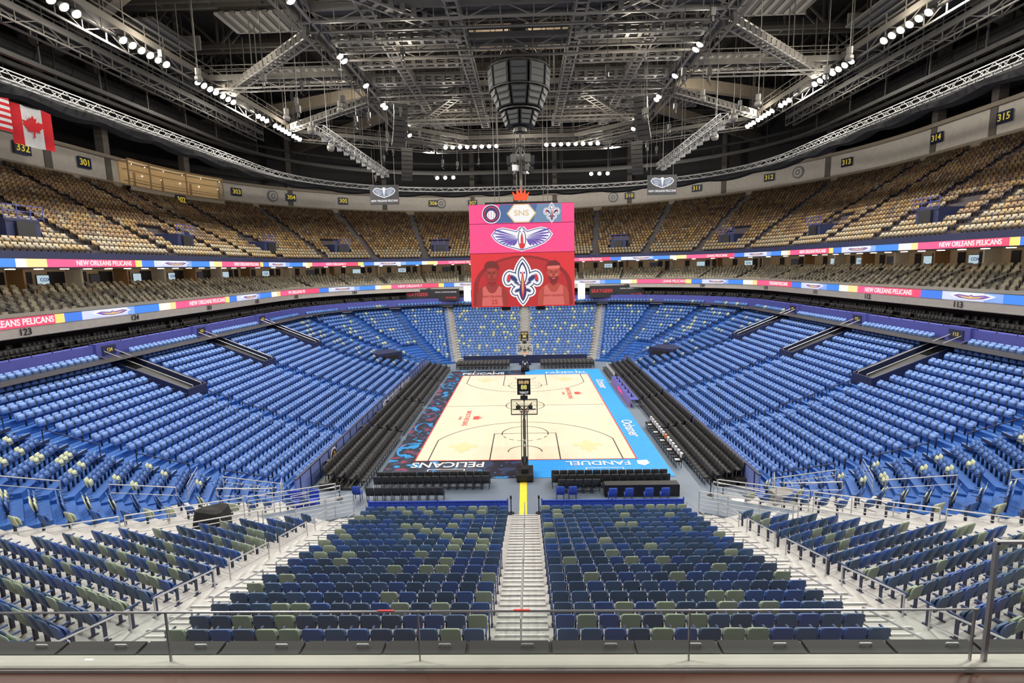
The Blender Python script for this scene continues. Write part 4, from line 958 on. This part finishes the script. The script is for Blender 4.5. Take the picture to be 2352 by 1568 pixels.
for sx in(-1,1):
    M=facing(20.4*sx,31,24.1 if sx<0 else 24.5,pi/2); o=flat('hanging_screen',[(-2.1,-1.4),(2.1,-1.4),(2.1,1.4),(-2.1,1.4)],E_blk,M,0,None,.3); tag(o,'hanging black video screen with team wing emblem','video screen',group='hanging screens')
    W2=[(a*.62,(c)*.7+.33) for a,c in wing]+[(-a*.62,c*.7+.33) for a,c in wing[::-1][1:-1]]
    flat('wing_emblem',W2,E_white,M,.31,o); flat('wing_emblem',grow(W2,-.1),mat('screen_slate',(.15,.18,.28),emit=1.),M,.34,o)
    flat('wing_emblem',[(0,1.),(.2,.8),(.1,.2),(0,-.3),(-.1,.2),(-.2,.8)],E_white,M,.37,o)
    for q in(-1,1):
        for k in range(4): flat('feather',[(q*.25,.6-.1*k),(q*(1.35-.12*k),.75-.27*k),(q*(1.3-.12*k),.68-.27*k)],E_white,M,.37,o)
    text('NEW ORLEANS PELICANS',M@Matrix.Translation((0,-.88,.32)),.43,E_white,parent=o,sx=.8)
    flat('status_lamp',[(2.1,-.9),(2.25,-.9),(2.25,-.6),(2.1,-.6)],E_red,M,.1,o)
    b=MB()
    for x in(-1.6,1.6): b.cyl((x,1.4,.1),(x,13,.1),.03,5)
    b.build('hanging_cable',M_steel,parent=o,M=M)
for sx in(-1,1):
    M=facing(15.6*sx,40.4,8.7,pi/2); o=flat('advert_board',[(-4.6,-1.0),(4.6,-1.0),(4.6,1.0),(-4.6,1.0)],mat('board_black',(.02,.02,.025)),M,0,None,.15); tag(o,'dark advertising board with red lettering','sign',group='end stand boards')
    text('SEATGEEK',M@Matrix.Translation((-2.5,.1,.17)),.8,mat('lettering_red',(.5,.04,.05),.5,emit=.4),parent=o); text('OFFICIAL TICKETING PARTNER',M@Matrix.Translation((2.3,.45,.17)),.26,M_white,parent=o); text('SEATGEEK',M@Matrix.Translation((3.2,-.5,.17)),.4,MC['lettering_red'],parent=o)
    o=flat('lit_doorway',[(-.6,-1.6),(.6,-1.6),(.6,1.2),(-.6,1.2)],mat('door_light',(1,1,1),emit=1.6),facing(9.7*sx,41.,8.9,pi/2),0,None,.1); tag(o,'bright white lit doorway panel','doorway',group='lit doorways')
# ------------------------------------------------------------ ROOF
b=MB(); b.quad((-75,-70,44),(75,-70,44),(75,90,44),(-75,90,44))
def corr():
    m=mat('roof_deck',(.045,.04,.036),.8); nt=m.node_tree; w=nt.nodes.new('ShaderNodeTexWave'); w.inputs['Scale'].default_value=1.2; bp=nt.nodes.new('ShaderNodeBump'); tc=nt.nodes.new('ShaderNodeTexCoord')
    nt.links.new(tc.outputs['Object'],w.inputs['Vector']); nt.links.new(w.outputs['Fac'],bp.inputs['Height']); nt.links.new(bp.outputs[0],nt.nodes['Principled BSDF'].inputs['Normal']); return m
b.build('ceiling',corr(),kind='structure')
def truss(b,p,q,h,w,seg,cw=.2,mi=0):
    p=Vector(p);q=Vector(q);n=max(2,int((q-p).length/seg)); dz=Vector((0,0,h)); s=(q-p).cross(Vector((0,0,1))).normalized()*w/2
    for e in((s,-s) if w>0 else (s*0,)):
        b.beam(p+e,q+e,cw,cw,mi); b.beam(p+e+dz,q+e+dz,cw,cw,mi)
        for i in range(n):
            a=p+(q-p)*i/n+e;c=p+(q-p)*(i+1)/n+e; b.beam(a,a+dz,cw*.5,cw*.5,mi); b.beam(a if i%2 else a+dz,c+dz if i%2 else c,cw*.5,cw*.5,mi)
    if w>0:
        for i in range(n+1): a=p+(q-p)*i/n; b.beam(a+s,a-s,cw*.5,cw*.5,mi); b.beam(a+s+dz,a-s+dz,cw*.5,cw*.5,mi)
M_roof=mat('roof_steel',(.085,.078,.068),.6,.1)
for y in range(-18,62,10):
    b=MB(); truss(b,(-56,y,37.5),(56,y,37.5),4.5,1.2,4.5,.38); b.build('roof_truss',M_roof,'dark painted steel lattice roof truss','roof truss',group='roof trusses')
for x in(-40,-24,24,40):
    b=MB(); truss(b,(x,-28,38.5),(x,60,38.5),3.5,0,5,.3); b.build('roof_truss',M_roof,'dark painted steel lattice roof truss','roof truss',group='roof trusses')
for sx in(-1,1):
    for (xa,ya,xb,yb) in((15,30,52,58),(20,24,54,34),(22,-10,54,10)):
        b=MB(); b.beam((sx*xa,ya,36.5),(sx*xb,yb,34.5),.9,1.4); b.build('roof_beam',M_conc,'concrete coloured diagonal roof beam','roof beam',group='diagonal roof beams')
    for (x,y,w,d) in((24,18,10,5),(22,33,9,5),(38,6,9,7),(34,-7,9,6),(40,34,9,8),(23,4,9,4),(44,20,8,6)):
        b=MB(); n=int(w/.5)
        for j in range(n): b.box((sx*x-w/2+.5*j,y,36.6+.08*(j%2)),(.42,d,.2),0,j%2)
        b.box((sx*x,y+d/2,37.2),(w,.2,1.4)); b.build('acoustic_panel',[mat('acoustic_grey',(.30,.285,.26),.7),mat('acoustic_shadow',(.12,.115,.10),.8)],'grey ribbed acoustic ceiling panel','ceiling panel',group='acoustic panels')
    for (x,z,r_) in((44,33,.9),(47,31,.7),(36,34.5,.6)):
        b=MB(); b.cyl((sx*x,-25,z),(sx*x,40,z),r_,12)
        for y in range(-24,40,4): b.cyl((sx*x,y,z),(sx*x,y+.15,z),r_+.06,12)
        b.build('air_duct',mat('duct_grey',(.06,.058,.055),.5,.2),'dark round ventilation duct under roof','duct',group='air ducts')
def catwalk(p,q,w=1.4,label='dark steel catwalk with railings and hangers'):
    b=MB(); p=Vector(p);q=Vector(q); s=(q-p).cross(Vector((0,0,1))).normalized()*w/2; L=(q-p).length; n=int(L/2.2)
    b.beam(p,q,w,.08,1)
    for e in(s,-s):
        b.beam(p+e,q+e,.16,.5,0)
        for h in(.55,1.1): b.beam(p+e+Vector((0,0,h)),q+e+Vector((0,0,h)),.07,.07,0)
        b.beam(p+e+Vector((0,0,-1.0)),q+e+Vector((0,0,-1.0)),.14,.14,0)
        for i in range(n+1):
            a=p+(q-p)*i/n+e; b.beam(a-Vector((0,0,1)),a+Vector((0,0,1.1)),.07,.07,0)
            if i%4==0: b.beam(a,a+Vector((0,0,6.5)),.08,.08,0)
            if i<n: c=p+(q-p)*(i+1)/n+e; b.beam(a-Vector((0,0,1 if i%2 else 0)),c-Vector((0,0,0 if i%2 else 1)),.06,.06,0)
    return b.build('catwalk',[M_steel,M_dark],label,'catwalk',group='roof catwalks')
ZC=31.6
for sx in(-1,1):
    catwalk((sx*30.3,-34,ZC),(sx*30.3,24,ZC)); catwalk((sx*15.3,-34,ZC),(sx*15.3,24,ZC)); catwalk((sx*30.3,24,ZC),(sx*13,34,ZC))
    catwalk((sx*15.3,24,ZC),(sx*8,30.5,ZC)); catwalk((sx*15.3,4,ZC),(sx*30.3,4,ZC),1.); catwalk((sx*36,-30,ZC+.5),(sx*36,26,ZC+.5),1.)
catwalk((-13,34,ZC),(13,34,ZC)); catwalk((-13,30.5,ZC),(13,30.5,ZC),1.2)
for y in(-8.5,-3,8,17): catwalk((-15.3,y,ZC),(15.3,y,ZC),1.5)
def rigbeam(p,q,w=.8,h=.6,mi=0):
    b=MB(); p=Vector(p);q=Vector(q); d=(q-p); L=d.length; s=d.cross(Vector((0,0,1))).normalized()*w/2; n=int(L/.9)
    for e in(s,-s):
        for z_ in(0,h): b.beam(p+e+Vector((0,0,z_)),q+e+Vector((0,0,z_)),.14,.14)
        for i in range(n+1): a=p+d*i/n+e; b.beam(a,a+Vector((0,0,h)),.35,.3)
    for i in range(n+1): a=p+d*i/n; b.beam(a+s,a-s,.28,.08)
    return b.build('rigging_beam',M_steel,'perforated dark steel rigging beam','rigging beam',group='rigging beams')
for y in(-6,0.5,5,11,14,20): rigbeam((-14,y,30.4+(.6 if y>0 else 0)),(-4.5,y,30.4+(.6 if y>0 else 0))); rigbeam((4.5,y,30.4+(.6 if y>0 else 0)),(14,y,30.4+(.6 if y>0 else 0)))
for x in(-10.5,-4.5,4.5,10.5): rigbeam((x,-20,31.),(x,22,31.))
for sx in(-1,1):
    for (xa,ya,xb,yb) in((5,-6,14,-16),(6,8,13,20),(16,-6,29,6),(16,10,29,20)): rigbeam((sx*xa,ya,30.8),(sx*xb,yb,30.8))
    b=MB(); truss(b,(sx*18,0,25.4),(sx*18,23,25.4),.7,.7,.9,.08)
    for y in range(1,23,2): b.box((sx*18,y,25.1),(.35,.3,.45)); b.box((sx*18+.5,y+.8,25.3),(.3,.25,.4))
    for y in(2,21): b.beam((sx*18,y,26),(sx*18,y,37),.05)
    b.build('lighting_truss',mat('bright_truss',(.22,.22,.22),.5,.2),'slung aluminium truss with stage lamps','lighting truss',group='slung lighting trusses')
    for j,(x,y,z) in enumerate(((20,-2,27),(21,6,28),(17,3,29),(22,14,28),(25,-6,29))):
        b=MB(); b.cyl((sx*x,y,z),(sx*x,y,37),.025,5); b.cyl((sx*x,y,z),(sx*x,y,z-.5),.22,8); b.ball((sx*x,y,z-.75),.45 if j%2 else .3,n=10); b.build('hanging_globe',M_steel,'round hanging rigging fixture on a cable','hanging fixture',group='hanging rigging fixtures')
b=MB(); b.box((0,24,36.8),(14,3,.3)); b.box((0,10,36.9),(10,6,.2)); b.build('ceiling_hatch_panel',mat('plywood',(.45,.34,.22),.8),'tan plywood panel on roof underside','ceiling panel')
for j in range(48):
    x=random.uniform(-28,28);y=random.uniform(-12,28)
    if abs(x)<5: continue
    z=random.uniform(25.5,30); b=MB(); b.cyl((x,y,z),(x,y,36),.025,5); b.box((x,y,z-.2),(.3,.3,.5)); b.cyl((x,y,z-.45),(x,y,z-.8),.1,6)
    for q in range(6): b.cyl((x+.15*cos(q),y+.15*sin(q),z-.3-.15*q),(x+.15*cos(q+1),y+.15*sin(q+1),z-.45-.15*q),.03,4)
    b.build('chain_hoist',M_dark,'dark chain hoist motor hanging from rigging','hoist',group='chain hoists')
b=MB(); cvs=[curve(.8),curve(1.4)]
for i in range(NI-1):
    for c_ in cvs:
        for z_ in(26.0,26.6): b.beam((c_[i][0],c_[i][1],z_),(c_[i+1][0],c_[i+1][1],z_),.07)
        b.beam((c_[i][0],c_[i][1],26.0 if i%2 else 26.6),(c_[i+1][0],c_[i+1][1],26.6 if i%2 else 26.0),.045)
    b.beam((cvs[0][i][0],cvs[0][i][1],26.),(cvs[1][i+1][0],cvs[1][i+1][1],26.),.04)
b.build('ring_truss',MC['bright_truss'],'long curved aluminium truss ringing the arena','ring truss')
b=MB(); ring=[]; cvc=curve(2.6)
for i in range(NI):
    w_=.3*abs(sin(i*.35)); r_=.65+.25*abs(sin(i*.35+.6)); base=cvc[i]; row=[]
    for j in range(8):
        a=2*pi*j/8; dr=r_*cos(a); row.append((base[0]+dr*cos(base[2]),base[1]+dr*sin(base[2]),26.2-w_+r_*.8*sin(a)))
    ring.append(row)
for i in range(NI-1):
    for j in range(8): b.quad(ring[i][j],ring[i+1][j],ring[i+1][(j+1)%8],ring[i][(j+1)%8])
b.build('house_curtain',mat('black_velour',(.015,.015,.016),.95),'bunched black curtain gathered along ring truss','curtain')
b=MB()
for dr,z_ in((5,29.5),(9,30.5),(12,32.5)):
    c_=curve(dr)
    for i in range(NI-1): b.beam((c_[i][0],c_[i][1],z_),(c_[i+1][0],c_[i+1][1],z_),.35)
    for i in range(0,NI-1,8): b.beam((c_[i][0],c_[i][1],z_),(c_[i][0],c_[i][1],38),.12)
b.build('perimeter_pipework',M_dark,'dark pipe runs following the roof edge','pipework')
# ------------------------------------------------------------ LIGHTS
def flood(x,y,z,tx,ty):
    d=Vector((tx-x,ty-y,-z)).normalized(); q=d.to_track_quat('-Z','Y').to_matrix().to_4x4(); M=Matrix.Translation((x,y,z))@q
    if 'fm' not in MC:
        b=MB(); b.cyl((0,0,.45),(0,0,-.0),.18,10,0,.34); b.box((0,0,.5),(.5,.3,.25)); b.beam((-.4,0,.2),(-.4,0,.9),.06); b.beam((.4,0,.2),(.4,0,.9),.06); b.beam((-.4,0,.9),(.4,0,.9),.06)
        MC['fm']=b.mesh('flood_light',M_dark); b2=MB(); b2.ball((0,0,-.02),.27,0,12,(1,1,.45)); MC['fl']=b2.mesh('lens',M_lamp)
    o=bpy.data.objects.new('flood_light',MC['fm']); COL.objects.link(o); o.matrix_world=M; tag(o,'glowing arena flood light on catwalk','flood light',None,'arena flood lights')
    l=bpy.data.objects.new('lens',MC['fl']); COL.objects.link(l); l.parent=o
def area(x,y,z,tx,ty,pw,size=1.,col=(1,.95,.87)):
    l=bpy.data.lights.new('flood_and_fill_beam','AREA'); l.energy=pw; l.size=size; l.color=col; l.shape='DISK'; o=bpy.data.objects.new('flood_and_fill_beam',l); COL.objects.link(o)
    d=Vector((tx-x,ty-y,-z)); o.location=(x,y,z); o.rotation_euler=d.to_track_quat('-Z','Y').to_euler()
for sx in(-1,1):
    for y0,n in((-20,4),(-14,3),(-8,6),(1,4),(5,3),(12,3),(16,5),(21,3)):
        for j in range(n): flood(sx*29.2,y0+j*.95,ZC-1.2,0,y0*.6)
    for y in(-14,-13,-4,-3,3,9,10,17,18,22): flood(sx*14.4,y,ZC-1.3,sx*-4,y*.5)
    for j in range(8): flood(sx*(3.6+j*1.05),30.,ZC-1.2,0,-5)
    for j in range(3): flood(sx*(11+j*1.3),38.,27.5,0,0)
    for y in(-25,-13,-1,11,22): area(sx*29,y,ZC-1.6,sx*17,y*.9,2500)
    for y in(-22,-6,10): area(sx*14.,y,ZC-1.8,sx*12,y-8,1400)
    area(sx*8,30,ZC-1.6,sx*6,34,2500)
    area(sx*30,12,ZC-.5,sx*48,14,1300); area(sx*30,-8,ZC-.5,sx*48,-6,1300); area(sx*14,34,ZC-.8,sx*18,56,1400)
    for y in(-6,6,18):
        l=bpy.data.lights.new('roof_wash','POINT'); l.energy=450; l.shadow_soft_size=.25; l.color=(1,.88,.70); o=bpy.data.objects.new('roof_wash',l); COL.objects.link(o); o.location=(sx*28.2,y,ZC-.6)  # added point lights imitate lamp glow on the nearby roof steel
for x in(-12,12): area(x,-40,30,x*.7,-30,3000)  # added unseen fill lights brighten the near seat backs
w=bpy.data.worlds.new('World'); scene.world=w; w.use_nodes=True; w.node_tree.nodes['Background'].inputs[0].default_value=(.8,.84,.9,1); w.node_tree.nodes['Background'].inputs[1].default_value=.35
for x,y in((-22,-4),(22,-4),(-22,20),(22,20),(0,6),(0,26),(-9,-4),(9,-4),(-8,14),(8,14)):
    l=bpy.data.lights.new('roof_wash','POINT'); l.energy=700; l.shadow_soft_size=.2; l.color=(1,.9,.73); o=bpy.data.objects.new('roof_wash',l); COL.objects.link(o); o.location=(x,y,33.5 if abs(x)>12 or x==0 else 28.5)  # added point lights without fixtures brighten the roof structure
scene.view_settings.view_transform='Standard'
# ------------------------------------------------------------ CAMERA
cam=bpy.data.cameras.new('Camera'); cam.sensor_width=36; cam.lens=36*1212/2352; cam.clip_end=500; cam.clip_start=.1
co=bpy.data.objects.new('Camera',cam); COL.objects.link(co)
co.matrix_world=Matrix.Translation(CAM)@Matrix.Rotation(rad(1.6),4,'Z')@Matrix.Rotation(rad(90-8.08),4,'X')@Matrix.Rotation(-.022,4,'Z')
scene.camera=co
print('SEATS',len(seats),len(ups),len(ss),len(chairs))
